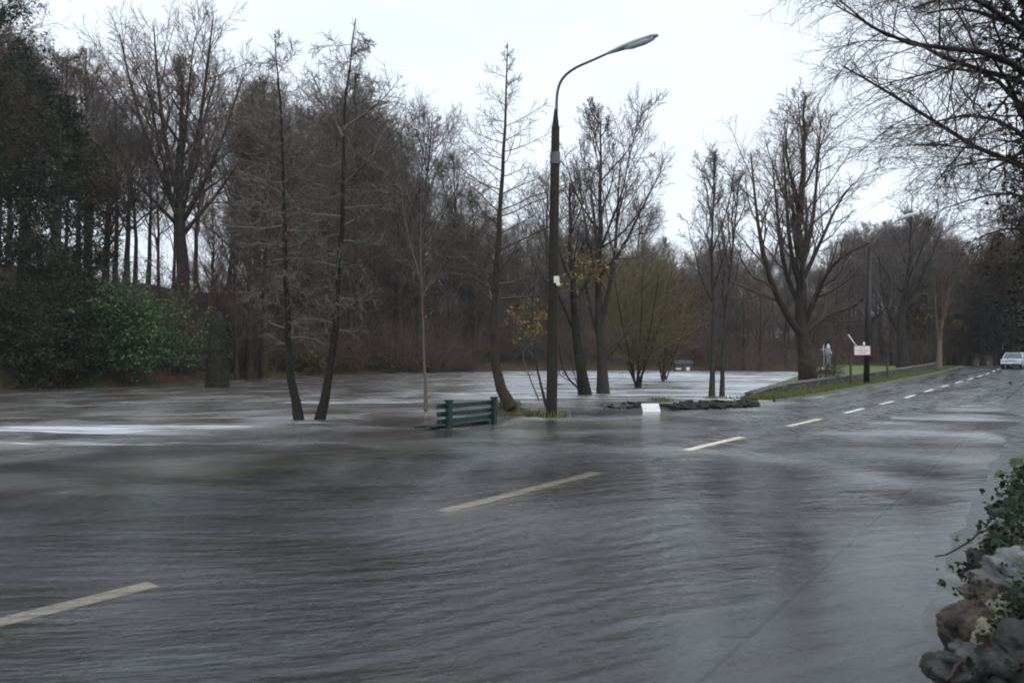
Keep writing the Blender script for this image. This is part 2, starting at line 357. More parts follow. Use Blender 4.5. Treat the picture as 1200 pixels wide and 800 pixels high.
class MB:
    """collects shapes into one mesh"""
    def __init__(s): s.bm = bmesh.new()
    def box(s, c, size, rot=None, bev=.006, taper=1):
        r = bmesh.ops.create_cube(s.bm, size=1); vs = r['verts']
        for v in vs:
            k = taper if v.co.z > 0 else 1
            v.co = Vector((v.co.x * size[0] * k, v.co.y * size[1] * k, v.co.z * size[2]))
        if bev:
            es = list({e for v in vs for e in v.link_edges})
            g = bmesh.ops.bevel(s.bm, geom=es, offset=bev, segments=1, affect='EDGES', profile=.5)
            vs = list({v for f in g['faces'] for v in f.verts} | {v for v in vs if v.is_valid})
        mt = Matrix.Translation(Vector(c)) @ (rot if rot is not None else Matrix.Identity(4))
        bmesh.ops.transform(s.bm, matrix=mt, verts=vs); return s
    def tube(s, pts, rads, sides=10, cap=True):
        pts = [Vector(p) for p in pts]; rings = []
        ref = None
        for i, p in enumerate(pts):
            t = (pts[min(i + 1, len(pts) - 1)] - pts[max(i - 1, 0)]).normalized()
            if ref is None: ref = t.orthogonal().normalized()
            nrm = (ref - t * ref.dot(t)).normalized(); ref = nrm; bn = t.cross(nrm)
            r = rads[i] if hasattr(rads, '__len__') else rads
            rings.append([s.bm.verts.new(p + nrm * math.cos(6.28318 * k / sides) * r + bn * math.sin(6.28318 * k / sides) * r) for k in range(sides)])
        for a, b in zip(rings[:-1], rings[1:]):
            for k in range(sides): s.bm.faces.new((a[k], a[(k + 1) % sides], b[(k + 1) % sides], b[k]))
        if cap: s.bm.faces.new(rings[0][::-1]); s.bm.faces.new(rings[-1])
        return s
    def loft(s, secs, cap=True):
        rings = [[s.bm.verts.new(Vector(p)) for p in sec] for sec in secs]; n = len(rings[0])
        for a, b in zip(rings[:-1], rings[1:]):
            for k in range(n): s.bm.faces.new((a[k], a[(k + 1) % n], b[(k + 1) % n], b[k]))
        if cap: s.bm.faces.new(rings[0][::-1]); s.bm.faces.new(rings[-1])
        return s
    def rock(s, c, size, seed, rough=.25, sub=3, cut=0.35):
        r = random.Random(seed); g = bmesh.ops.create_icosphere(s.bm, subdivisions=sub, radius=1)
        pl = [(Vector((r.gauss(0, 1), r.gauss(0, 1), r.gauss(0, 1))).normalized(), r.uniform(.62, .9)) for _ in range(9)]
        ph = [r.uniform(0, 6.3) for _ in range(9)]
        for v in g['verts']:
            p = v.co.copy()
            for n, d in pl:
                e = p.dot(n) - d
                if e > 0: p -= n * e * (1 - cut * .3)
            q = 1 + rough * .25 * (math.sin(p.x * 4 + ph[0]) + math.sin(p.y * 5 + ph[1]) + math.sin(p.z * 4.5 + ph[2]) + .5 * math.sin(p.x * 11 + p.y * 9 + ph[3]))
            q += rough * .35 * mnoise.fractal(p * 2.6 + Vector((seed, 0, 0)), .9, 2.1, 6) + rough * .12 * mnoise.fractal(p * 11 + Vector((0, seed, 0)), .8, 2.1, 4)
            v.co = p * q
        mt = Matrix.Translation(Vector(c)) @ Matrix.Rotation(r.uniform(-.4, .4), 4, 'Y') @ Matrix.Rotation(r.uniform(0, 6.3), 4, 'Z') @ Matrix.Diagonal((size[0], size[1], size[2], 1))
        bmesh.ops.transform(s.bm, matrix=mt, verts=g['verts']); return s
    def build(s, name, mat, parent=None, loc=None, smooth=False):
        bmesh.ops.recalc_face_normals(s.bm, faces=s.bm.faces)
        me = bpy.data.meshes.new(name); s.bm.to_mesh(me); s.bm.free()
        if smooth: me.polygons.foreach_set('use_smooth', np.full(len(me.polygons), True))
        me.materials.append(mat); return link(name, me, parent, loc)

# ------------------------------------------------------------------ SETTING: ground, road, pavement, water
def axis(lo, hi, fine_lo, fine_hi, step, grow=1.09):
    a = list(np.arange(fine_lo, fine_hi + 1e-6, step)); st = step
    while a[-1] < hi: st *= grow; a.append(a[-1] + st)
    st = step
    while a[0] > lo: st *= grow; a.insert(0, a[0] - st)
    return np.array(a)
gx = axis(-1800, 1800, -40, 45, .6); gy = axis(-60, 2500, 2, 75, .6)
GX, GY = np.meshgrid(gx, gy); GZ = height(GX, GY)
me = mesh_np('ground', np.stack([GX.ravel(), GY.ravel(), GZ.ravel()], 1), [grid_faces(len(gy), len(gx))], M['ground'])
s_, u_ = su(GX, GY)
lawn = sm(-1.2, .5, u_ - ulawn(s_)) * sm(31, 35, s_) * (u_ < -3.5) * (bankd(GX, GY) < -1) * sm(112, 104, s_)
verge = sm(-8, -5.2, u_) * sm(2, 6, s_) * (u_ < -3.8) * .55
at_ = me.attributes.new('lawn', 'FLOAT', 'POINT'); at_.data.foreach_set('value', np.maximum(lawn, verge).ravel().astype(np.float32))
tag(link('ground', me), kind='structure')

ss = np.concatenate([np.arange(-14, 60, .5), np.arange(60, 124, 1.0)])
def strip(us, zf, mat, name, s=ss):
    S, U = np.meshgrid(s, us, indexing='ij'); X, Y = xy(S, U); Z = zf(S, U)
    return tag(link(name, mesh_np(name, np.stack([X.ravel(), Y.ravel(), Z.ravel()], 1), [grid_faces(len(s), len(us))[:, ::-1]], mat)), kind='structure')
def road_z(S, U):
    X, Y = xy(S, U)
    return zroad(S) + .078 * (1 - (U / 4) ** 2) * sm(0, 14, S) + .016 * vnoise(X * .6, Y * .6, 11) * sm(20, 34, S)
strip(np.linspace(-4.25, 3.8, 18), road_z, M['asphalt'], 'road')
def pave_z(S, U): 
    X, Y = xy(S, U); return zroad(S) + .048 + (U - 3.95) * .034 + .006 * vnoise(X * 1.3, Y * 1.3, 13)
strip(np.linspace(3.87, 5.3, 8), pave_z, M['pavement'], 'pavement')
def kerb(name, u0, u1, s0, s1, top, low):
    s = np.arange(s0, s1, .5); us = [u0, u0 + .02, u1 - .02, u1]
    S, U = np.meshgrid(s, us, indexing='ij'); X, Y = xy(S, U)
    Z = zroad(S) + np.array([low, top, top, low])[None, :]
    tag(link(name, mesh_np(name, np.stack([X.ravel(), Y.ravel(), Z.ravel()], 1), [grid_faces(len(s), 4)[:, ::-1]], M['kerb' if u0 < 0 else 'pavement'], False)), kind='structure')
kerb('pavement_kerb', 3.85, 3.99, -14, 120, .038, -.05)
kerb('verge_kerb', -4.42, -4.25, 31.5, 104, .12, -.05)

# centre line: dashes 3 m long, measured off the photograph for the near ones
def s_of(px, py): q = gp(px, py, -.06); return su(q[0], q[1])
near = [((-160, 757), (170, 680)), ((500, 598), (682, 555)), ((785, 530), (862, 515)), ((912, 502), (952, 493)), ((983, 486), (1008, 481))]
dashes = [(s_of(*a)[0], s_of(*b)[0]) for a, b in near]
print('dash s,u', [(round(float(v), 2)) for a, b in near for v in (*s_of(*a), *s_of(*b))])
last = dashes[-1][0]; k = 1
while last + 6.2 * k < 112: dashes.append((last + 6.2 * k, last + 6.2 * k + 3.0)); k += 1
for i, (a, b) in enumerate(dashes):
    s = np.linspace(a, b, 8); us = np.linspace(-.092, .092, 3)
    S, U = np.meshgrid(s, us, indexing='ij'); X, Y = xy(S, U); Z = road_z(S, U) + .005
    nm = 'road_marking'
    tag(link(nm, mesh_np(nm, np.stack([X.ravel(), Y.ravel(), Z.ravel()], 1), [grid_faces(8, 3)[:, ::-1]], M['line_cream'] if i < 4 else M['line_white'])), kind='structure')

wx = axis(-110, 60, -16, 14, .22, 1.05); wy = axis(-6, 108, 2, 34, .22, 1.04)
WX, WY = np.meshgrid(wx, wy)
s_, u_ = su(WX, WY)
dep = zwater(WX, WY) - height(WX, WY)
onroad = (u_ > -4.3) & (u_ < 5.2)
dep = np.where(onroad, -zroad(s_), dep)
rap = np.zeros_like(WX)
for px, py, rx, ry, a in [(347, 495, .9, .45, .62), (372, 495, .9, .45, .62), (642, 490, .7, .35, .5), (522, 503, .6, .35, .45), (498, 482, .6, .4, .5), (686, 466, 1.2, .8, .6), (706, 466, 1.2, .8, .6), (120, 502, 5.5, 2.2, .85), (300, 488, 5, 2.2, .75), (430, 470, 6, 3.5, .6), (60, 520, 5, 1.4, .5), (540, 462, 5, 5, .62), (640, 446, 9, 12, .95), (740, 446, 10, 14, 1.0), (820, 444, 9, 16, 1.05), (690, 470, 3.5, 2, .55), (350, 462, 8, 5, .3)]:
    q = gp(px, py, 0 if py > 465 else .12)
    X, Y = WX - q[0], WY - q[1]
    rap = np.maximum(rap, a * np.exp(-((X / rx) ** 2 + (Y / ry) ** 2)))
rat = WX / np.maximum(WY, 1)
rap = np.maximum(rap, (.33 * sm(-.30, -.12, rat) + .36 * sm(-.12, .02, rat)) * sm(25, 33, WY))
rap = np.maximum(rap, .24 * sm(-.1, -.3, rat) * sm(14, 17, WY) * sm(44, 30, WY))
rap = np.where(u_ > -4.5, rap * .1, rap)
calm = sm(3.0, 4.1, u_) * sm(30, 8, s_)
WZ = zwater(WX, WY) + .012 * vnoise(WX * .8, WY * 2.2, 21) * (1 - calm) + .05 * rap * vnoise(WX * 1.0, WY * 2.0, 22)
keep = (dep > -.25).ravel()
F = grid_faces(len(wy), len(wx)); F = F[keep[F].any(1)]
me = mesh_np('river_water', np.stack([WX.ravel(), WY.ravel(), WZ.ravel()], 1), [F], M['water'])
for nm, arr in (('depth', dep), ('rapid', rap), ('calm', calm)):
    a_ = me.attributes.new(nm, 'FLOAT', 'POINT'); a_.data.foreach_set('value', np.clip(arr, -1, 3).ravel().astype(np.float32))
tag(link('river_water', me), kind='structure')

# ------------------------------------------------------------------ trees: generator
def nrm(v): return v / np.maximum(np.linalg.norm(v, axis=-1, keepdims=True), 1e-9)
def grow(rng, st, d, L, r, K, wob, up, r_end=.25):
    n = len(st); P = np.empty((n, K, 3)); P[:, 0] = st; d = nrm(d)
    step = (L / (K - 1))[:, None]
    for k in range(1, K):
        d = nrm(d + wob * rng.randn(n, 3) + np.array([0, 0, up]))
        P[:, k] = P[:, k - 1] + d * step
    t = np.linspace(0, 1, K); Rd = r[:, None] * (1 - (1 - r_end) * t[None, :])
    return P, Rd
def kids(rng, P, Rd, n, t0, t1, alo, ahi, lf, prof, rf, rmin, rmax=9):
    N, K, _ = P.shape
    t = t0 + (t1 - t0) * (np.arange(n)[None, :] + rng.rand(N, n)) / n
    f = t * (K - 1); i = np.clip(f.astype(int), 0, K - 2); w = (f - i)[..., None]
    ar = np.arange(N)[:, None]
    a, b = P[ar, i], P[ar, i + 1]; st = a * (1 - w) + b * w; tan = nrm(b - a)
    L0 = np.linalg.norm(P[:, 1:] - P[:, :-1], axis=2).sum(1)[:, None]
    az = (np.arange(n)[None, :] * 2.4 + rng.rand(N, 1) * 6.28 + rng.randn(N, n) * .5)
    ref = np.where(np.abs(tan[..., 2:3]) > .9, np.array([1., 0, 0]), np.array([0, 0, 1.]))
    u = nrm(np.cross(tan, ref)); v = np.cross(tan, u)
    per = np.cos(az)[..., None] * u + np.sin(az)[..., None] * v
    ang = np.radians(alo + (ahi - alo) * rng.rand(N, n))[..., None]
    d = np.cos(ang) * tan + np.sin(ang) * per
    tt = (t - t0) / (t1 - t0 + 1e-9)
    L = L0 * lf * prof(tt) * (.65 + .7 * rng.rand(N, n))
    rp = Rd[ar, i] * (1 - w[..., 0]) + Rd[ar, i + 1] * w[..., 0]
    r = np.clip(rp * rf, rmin, rmax)
    return st.reshape(-1, 3), d.reshape(-1, 3), L.ravel(), r.ravel()
def tubes(P, Rd, sides):
    N, K, _ = P.shape
    tan = np.empty_like(P); tan[:, 1:-1] = P[:, 2:] - P[:, :-2]; tan[:, 0] = P[:, 1] - P[:, 0]; tan[:, -1] = P[:, -1] - P[:, -2]
    tan = nrm(tan)
    ref = np.where(np.abs(tan[:, :1, 2:3]) > .8, np.array([1., 0, 0]), np.array([0, 0, 1.])) + 0 * tan
    u = nrm(np.cross(tan, ref)); v = np.cross(tan, u)
    a = np.arange(sides) * 2 * math.pi / sides
    V = P[:, :, None, :] + Rd[:, :, None, None] * (np.cos(a)[None, None, :, None] * u[:, :, None, :] + np.sin(a)[None, None, :, None] * v[:, :, None, :])
    V = V.reshape(-1, 3)
    n = np.arange(N)[:, None, None] * K * sides; k = np.arange(K - 1)[None, :, None] * sides; q = np.arange(sides)[None, None, :]; q2 = (q + 1) % sides
    F = np.stack(np.broadcast_arrays(n + k + q, n + k + q2, n + k + sides + q2, n + k + sides + q), -1).reshape(-1, 4)
    return V, F
class Geo:
    def __init__(s): s.V = []; s.F = []; s.o = 0
    def add(s, V, F): s.V.append(V); s.F.append(np.asarray(F) + s.o); s.o += len(V)
    def mesh(s, name, mat, smooth=True):
        return mesh_np(name, np.concatenate(s.V), s.F, mat, smooth)
def resample(pts, K):
    pts = np.asarray(pts, float); d = np.concatenate([[0], np.cumsum(np.linalg.norm(np.diff(pts, axis=0), axis=1))])
    t = np.linspace(0, d[-1], K)
    # smooth corners a little
    q = np.stack([np.interp(t, d, pts[:, i]) for i in range(3)], 1)
    for _ in range(2): q[1:-1] = .25 * q[:-2] + .5 * q[1:-1] + .25 * q[2:]
    return q
def tri_prof(p): return lambda t: (1 - t) ** p * .92 + .08
def crest(lo=.6): return lambda t: (lo + (1 - lo) * np.sin(np.pi * np.clip(t * .9 + .1, 0, 1))) * (1 - .8 * t ** 1.6)
def dome(lo=.5): return lambda t: lo + (1 - lo) * np.sin(np.pi * np.clip(t * .9 + .1, 0, 1))
flat = lambda t: np.ones_like(t)

def tree_geo(seed, trunk, r0, r1, levels, limbs_extra=None, K=14, flare=1.35):
    """trunk: points; levels: list of dicts. returns trunk Geo, crown Geo, outermost polylines"""
    rng = np.random.RandomState(seed)
    q = resample(trunk, K); t = np.linspace(0, 1, K)
    q[1:-1] += rng.randn(K - 2, 3) * r0 * .12
    rad = (r0 + (r1 - r0) * t ** .9) * (1 + (flare - 1) * np.exp(-t * K * .9))
    P, Rd = q[None], rad[None]
    tg, cg = Geo(), Geo(); tg.add(*tubes(P, Rd, 10))
    polys = [(P, Rd)]; first = True; tips = P
    for li, lv in enumerate(levels):
        if first and limbs_extra is not None:
            ps, rs = [], []
            for pts, a, b in limbs_extra:
                qq = resample(pts, lv['K']); ps.append(qq); rs.append(a + (b - a) * np.linspace(0, 1, lv['K']))
            EP, ER = np.array(ps), np.array(rs)
        st, d, L, r = kids(rng, P, Rd, lv['n'], lv.get('t0', .25), lv.get('t1', 1), lv['a'][0], lv['a'][1], lv['lf'], lv.get('prof', flat), lv.get('rf', .5), lv.get('rmin', .006), lv.get('rmax', 9))
        P, Rd = grow(rng, st, d, L, r, lv['K'], lv.get('wob', .12), lv.get('up', .03), lv.get('re', .3))
        if first and limbs_extra is not None:
            P = np.concatenate([P, EP]); Rd = np.concatenate([Rd, ER])
        (tg if lv.get('trunk') else cg).add(*tubes(P, Rd, lv.get('sides', 3)))
        first = False; tips = P
    return tg, cg, tips
def mk_tree(name, label, group, geo, bmat, tmat, loc=(0, 0, 0), cat='tree'):
    tg, cg, tips = geo; off = np.array(loc, float)
    e = empty(name, loc)
    for g, nm, mt in ((tg, 'trunk', bmat), (cg, 'crown', tmat)):
        g.V = [v - off for v in g.V]; link(nm, g.mesh(nm, mt), e)
    tag(e, label, cat, group); return e
def leaf_geo(C, size, rng, aspect=1.7, droop=.3, fold=True):
    n = len(C); a = rng.rand(n) * 6.283; el = rng.randn(n) * .5 - droop
    t = np.stack([np.cos(a) * np.cos(el), np.sin(a) * np.cos(el), np.sin(el)], 1)
    up = nrm(rng.randn(n, 3) * .6 + np.array([0, 0, 1.])); b = nrm(np.cross(up, t)); w = np.cross(t, b)
    s = size * (.6 + .8 * rng.rand(n))[:, None]
    V = np.stack([C, C + t * s * .5 * aspect + b * s * .5 + w * s * .06, C + t * s * aspect, C + t * s * .5 * aspect - b * s * .5 + w * s * .06], 1).reshape(-1, 3)
    i = np.arange(n)[:, None] * 4
    return V, np.concatenate([i, i + 1, i + 2, i + 3], 1)

# ------------------------------------------------------------------ level recipes
def L_conic(n=46, rad=.23, rm=.006, t0=.3):
    return [dict(n=n, t0=t0, t1=.99, a=(58, 84), lf=rad, prof=tri_prof(.75), rf=.32, rmin=.012, rmax=.05, K=6, wob=.08, up=.05, sides=4),
            dict(n=9, t0=.15, t1=1, a=(28, 58), lf=.42, prof=tri_prof(.5), rf=.6, rmin=rm * 1.2, K=4, wob=.12, up=.03),
            dict(n=6, t0=.2, t1=1, a=(25, 55), lf=.5, rf=.6, rmin=rm, K=3, wob=.15, up=.02)]
def L_drooping(n=30, rad=.17, rm=.0075, t0=.22):
    return [dict(n=n, t0=t0, t1=.98, a=(70, 98), lf=rad, prof=dome(.45), rf=.3, rmin=.010, rmax=.022, K=7, wob=.15, up=-.015, sides=4),
            dict(n=13, t0=.12, t1=1, a=(28, 65), lf=.44, prof=tri_prof(.4), rf=.6, rmin=rm * 1.2, K=5, wob=.16, up=-.01),
            dict(n=8, t0=.15, t1=1, a=(25, 60), lf=.44, rf=.6, rmin=rm, K=3, wob=.18, up=-.01)]
def L_forest(n=22, rm=.012, dens=1.0, t0=.3, a1=(28, 58), lf=.36):
    return [dict(n=n, t0=t0, t1=.98, a=a1, lf=lf, prof=crest(.6), rf=.5, rmin=.03, rmax=.12, K=6, wob=.12, up=.09, sides=4, trunk=True),
            dict(n=int(9 * dens), t0=.2, t1=1, a=(25, 55), lf=.45, prof=tri_prof(.4), rf=.55, rmin=rm * 1.5, K=5, wob=.14, up=.06),
            dict(n=7, t0=.15, t1=1, a=(22, 55), lf=.48, rf=.6, rmin=rm, K=4, wob=.15, up=.04),
            dict(n=4, t0=.2, t1=1, a=(20, 50), lf=.5, rf=.7, rmin=rm * .8, K=3, wob=.15, up=.03)]
def L_spread(n=12, rm=.012, up=.1, t0=.25, t1=1, a1=(18, 50), lf=.8, n2=9):
    return [dict(n=n, t0=t0, t1=t1, a=a1, lf=lf, prof=crest(.7), rf=.5, rmin=.045, rmax=.25, K=9, wob=.1, up=up, sides=6, trunk=True, re=.15),
            dict(n=n2, t0=.18, t1=1, a=(22, 55), lf=.42, prof=tri_prof(.35), rf=.5, rmin=rm * 2, K=6, wob=.13, up=.07, sides=4),
            dict(n=8, t0=.15, t1=1, a=(22, 55), lf=.42, prof=tri_prof(.3), rf=.55, rmin=rm * 1.2, K=4, wob=.15, up=.05),
            dict(n=6, t0=.15, t1=1, a=(20, 50), lf=.48, rf=.65, rmin=rm, K=3, wob=.15, up=.04)]
def pix(Y, *pts):
    """trunk points from photograph pixels at depth Y (a step of depth per point keeps it from being flat)"""
    out = []
    for i, p in enumerate(pts):
        dy = p[2] if len(p) > 2 else 0.0
        out.append(at(p[0], p[1], Y + dy))
    return out
def base_of(pts): return (float(pts[0][0]), float(pts[0][1]), float(pts[0][2]))

# ------------------------------------------------------------------ hero trees
GA = 'alders standing in the flood beside the road'
tr = pix(19.9, (351, 498), (349, 488), (343, 460, .1), (338, 400, .1), (334, 300, .2), (332, 200, 0), (329, 130, -.2), (322, 40, -.2))
g = tree_geo(11, tr, .125, .012, L_drooping(46, .15, .0075, .2), K=18)
mk_tree('alder_tree', 'slim mossy alder in the flood, straight, left of a pair left of the green bench', None, g, M['bark_alder'], M['twig_lichen'], base_of(tr))
tr = pix(20.0, (373, 498), (376, 486), (386, 455, .1), (391, 400, .1), (396, 320, .2), (404, 240, .1), (402, 150, .4), (408, 85, .3), (417, 22, .2))
ex = [(pix(20, (403, 150), (425, 135, -.3), (450, 118, -.5), (470, 90, -.9)), .04, .01), (pix(20, (404, 215), (440, 180, -.4), (470, 150, -.7), (500, 130, -.7)), .035, .01), (pix(20, (402, 160), (380, 120, .3), (365, 85, .5)), .04, .01)]
g = tree_geo(12, tr, .13, .014, L_drooping(46, .155, .0075, .22), ex, K=18)
mk_tree('alder_tree', 'leaning mossy alder with a bent foot in the flood, right of the straight one', None, g, M['bark_alder'], M['twig_lichen'], base_of(tr))
tr = pix(21.6, (599, 478), (590, 468), (579, 448, .1), (578, 410, .1), (581, 320, .2), (587, 230, .1), (592, 150, 0), (595, 50, 0))
g = tree_geo(13, tr, .17, .012, L_conic(52, .235, .0055, .27), K=18)
mk_tree('alder_tree', 'tall conical bare tree curving up from the mossy mound behind the bench', None, g, M['bark_brown'], M['twig_alder'], base_of(tr))
tr = pix(23.5, (499, 482), (498, 440), (496, 390), (495, 340), (492, 300), (494, 215))
ex = [(pix(23.5, (495, 335), (485, 300), (474, 270, .3), (470, 225, .4)), .03, .008), (pix(23.5, (495, 345), (512, 325, -.3), (522, 305, -.5)), .025, .008)]
g = tree_geo(14, tr, .055, .008, [dict(n=20, t0=.45, t1=.98, a=(30, 60), lf=.32, prof=dome(.5), rf=.5, rmin=.008, K=5, wob=.12, up=.06, sides=4),
                                dict(n=7, t0=.2, a=(25, 55), lf=.42, rf=.6, rmin=.005, K=4, wob=.15, up=.04), dict(n=4, t0=.2, a=(25, 55), lf=.5, rf=.6, rmin=.004, K=3, wob=.15)], ex, K=12)
mk_tree('sapling', 'thin pale forked sapling standing in the flood just left of the bench', None, g, M['bark_pale'], M['twig_lichen'], base_of(tr))

# stems with yellow leaves left of the lamp post
tr = pix(26, (640, 476), (634, 450), (626, 420), (622, 385), (624, 340), (632, 290))
ex = [(pix(26, (632, 470), (618, 440), (608, 405, .3), (603, 370, .4)), .03, .008), (pix(26, (640, 470), (655, 440, -.2), (664, 410, -.2)), .02, .006)]
LV = [dict(n=16, t0=.3, t1=1, a=(30, 65), lf=.32, rf=.5, rmin=.008, K=5, wob=.14, up=.03, sides=4), dict(n=7, t0=.2, a=(25, 60), lf=.45, rf=.6, rmin=.006, K=4, wob=.15, up=.02), dict(n=4, t0=.2, a=(25, 55), lf=.5, rf=.6, rmin=.005, K=3)]
g = tree_geo(15, tr, .05, .01, LV, ex, K=10); b0 = base_of(tr); tips = g[2]
e = mk_tree('small_tree', 'thin leaning stems with yellow leaves just left of the street lamp', None, g, M['bark_dark'], M['twig_alder'], b0)
def leaves_on(e, tips, n, size, mat, rng, off, lo=None, name='leaves', jit=.12):
    P = tips.reshape(-1, 3)
    if lo is not None: P = P[lo(P)]
    if len(P) == 0: return
    C = P[rng.randint(0, len(P), n)] + rng.randn(n, 3) * jit
    V, F = leaf_geo(C - np.array(off), size, rng); link(name, mesh_np(name, V, [F], mat, False), e)
rng = np.random.RandomState(5)
def near_px(px, py, r):
    def f(P):
        d = P - np.array([0, 0, EYE]); f1 = d[:, 1] * CP + d[:, 2] * SP; u1 = -d[:, 1] * SP + d[:, 2] * CP
        return np.hypot(600 + FPX * d[:, 0] / f1 - px, 400 - FPX * u1 / f1 - py) < r
    return f
leaves_on(e, tips, 260, .075, M['leaf_yellow'], rng, b0, near_px(622, 378, 32))

tr = pix(36, (686, 466), (680, 430), (675, 390), (671, 340), (668, 280), (668, 215))
ex = [(pix(36, (690, 463), (668, 448), (658, 430), (655, 405)), .07, .03), (pix(36, (676, 395), (655, 350, .5), (640, 300, 1), (636, 240, 1)), .09, .02)]
g = tree_geo(16, tr, .30, .05, L_spread(9, .010, .1, .35, 1, (20, 50), .5, 7), ex, K=12); tipsG = g[2]; bG = base_of(tr)
e = mk_tree('bare_tree', 'leaning dark tree with a low bent limb in the flood, right of the street lamp', None, g, M['bark_alder'], M['twig_grey'], bG)
leaves_on(e, tipsG, 330, .11, M['leaf_yellow'], rng, bG, near_px(682, 330, 45))
tr = pix(37, (707, 467), (705, 430), (703, 390), (702, 340), (704, 290), (703, 230), (704, 140))
ex = [(pix(37, (703, 385), (714, 340, -.3), (722, 300, -.5), (723, 250, -.6), (727, 190)), .16, .03), (pix(37, (703, 400), (690, 360, .3), (684, 320), (682, 260)), .12, .02), (pix(37, (704, 430), (725, 405), (740, 380)), .06, .02)]
g = tree_geo(17, tr, .30, .03, L_spread(15, .010, .12, .3, 1, (24, 56), .46, 11), ex, K=14); bH = base_of(tr); tipsH = g[2]
e = mk_tree('bare_tree', 'upright bare tree with a broom of fine twigs, green trunk in white water', None, g, M['bark_grey'], M['twig_grey'], bH)
leaves_on(e, tipsH, 260, .11, M['leaf_yellow'], rng, bH, near_px(712, 330, 42))

# bushy trees on the flooded bank
def bush_geo(seed, Y, px, py, top, half, nst=9, rm=.011, r0=.12, up=.1, dens=7):
    rr = random.Random(seed); stems = []
    b = at(px, py, Y)
    for k in range(nst):
        x1 = px + half * (2 * (k + .5) / nst - 1) * rr.uniform(.7, 1.1); y1 = top + abs(x1 - px) * .35 + rr.uniform(0, 25)
        dy = rr.uniform(-1, 1) * half * Y / FPX
        stems.append((pix(Y, (px + rr.uniform(-4, 4), py - 4), (px + (x1 - px) * .35, py - (py - y1) * .3, dy * .3), (px + (x1 - px) * .75, py - (py - y1) * .65, dy * .7), (x1, y1, dy)), r0 * .5, .02))
    return tree_geo(seed, pix(Y, (px, py + 3), (px, py - 12), (px + 2, py - 30)), r0, r0 * .7,
                    [dict(n=3, t0=.5, a=(15, 45), lf=2.0, rf=.5, rmin=.03, K=8, wob=.1, up=up, sides=5, trunk=True),
                     dict(n=dens, t0=.12, a=(28, 68), lf=.36, prof=tri_prof(.3), rf=.5, rmin=rm * 1.5, K=5, wob=.15, up=.05),
                     dict(n=8, t0=.15, a=(20, 50), lf=.42, rf=.6, rmin=rm, K=4, wob=.14, up=.06),
                     dict(n=5, t0=.2, a=(20, 45), lf=.5, rf=.7, rmin=rm * .85, K=3, wob=.14, up=.05)], stems, K=6), base_of(pix(Y, (px, py + 3)))
g, b0 = bush_geo(21, 45, 747, 459, 290, 66, 10, .012, .12, .08, 17)
mk_tree('willow_tree', 'bushy olive willow with several low forks rising from the white water', None, g, M['bark_dark'], M['twig_olive'], b0)
g, b0 = bush_geo(22, 58, 777, 449, 305, 46, 8, .014, .13, .08, 16)
mk_tree('willow_tree', 'brown multi-stemmed willow behind the olive one, feet in white water', None, g, M['bark_brown'], M['twig_brown'], b0)

# slim pair on the bank where the low wall begins
tr = pix(34, (834, 468), (835, 420), (836, 350), (834, 290), (837, 190))
g = tree_geo(23, tr, .13, .02, L_spread(12, .009, .2, .3, 1, (14, 36), .42, 7), K=12)
mk_tree('bare_tree', 'left of two slim upright trees at the start of the low wall', None, g, M['bark_grey'], M['twig_grey'], base_of(tr))
tr = pix(35, (846, 466), (846, 420), (850, 360), (858, 300), (866, 210))
g = tree_geo(24, tr, .11, .02, L_spread(11, .009, .18, .3, 1, (14, 38), .4, 7), K=12)
mk_tree('bare_tree', 'right of two slim upright trees at the start of the low wall, leaning outward', None, g, M['bark_grey'], M['twig_grey'], base_of(tr))

# the great candelabra tree on the lawn
YL = 48
tr = pix(YL, (947, 449), (945, 420), (940, 385), (935, 350), (938, 290), (940, 220), (944, 112))
ex = [(pix(YL, (944, 400), (925, 375, -.5), (905, 345, -1), (893, 300, -1.2), (884, 230, -1.2), (880, 180)), .27, .04),
      (pix(YL, (938, 360), (918, 320, .6), (912, 260, 1), (905, 190, 1.2)), .2, .035),
      (pix(YL, (938, 340), (926, 300, -.4), (922, 240, -.6), (917, 160, -.6)), .18, .035),
      (pix(YL, (938, 320), (952, 270, .5), (958, 200, .8), (962, 140)), .19, .035),
      (pix(YL, (942, 380), (960, 340, -.8), (972, 310, -1.5), (992, 296, -2), (1018, 285, -2.4)), .2, .04),
      (pix(YL, (944, 390), (975, 365, 1), (1000, 362, 1.5), (1012, 350)), .16, .04),
      (pix(YL, (940, 330), (970, 265, .5), (985, 230, .8), (1000, 215)), .18, .04)]
g = tree_geo(25, tr, .52, .05, L_spread(12, .012, .17, .3, .95, (14, 40), .4, 12), ex, K=16, flare=1.3)
mk_tree('great_tree', 'huge candelabra tree with upright limbs on the lawn behind the low wall', None, g, M['bark_oak'], M['twig_purple'], base_of(tr))
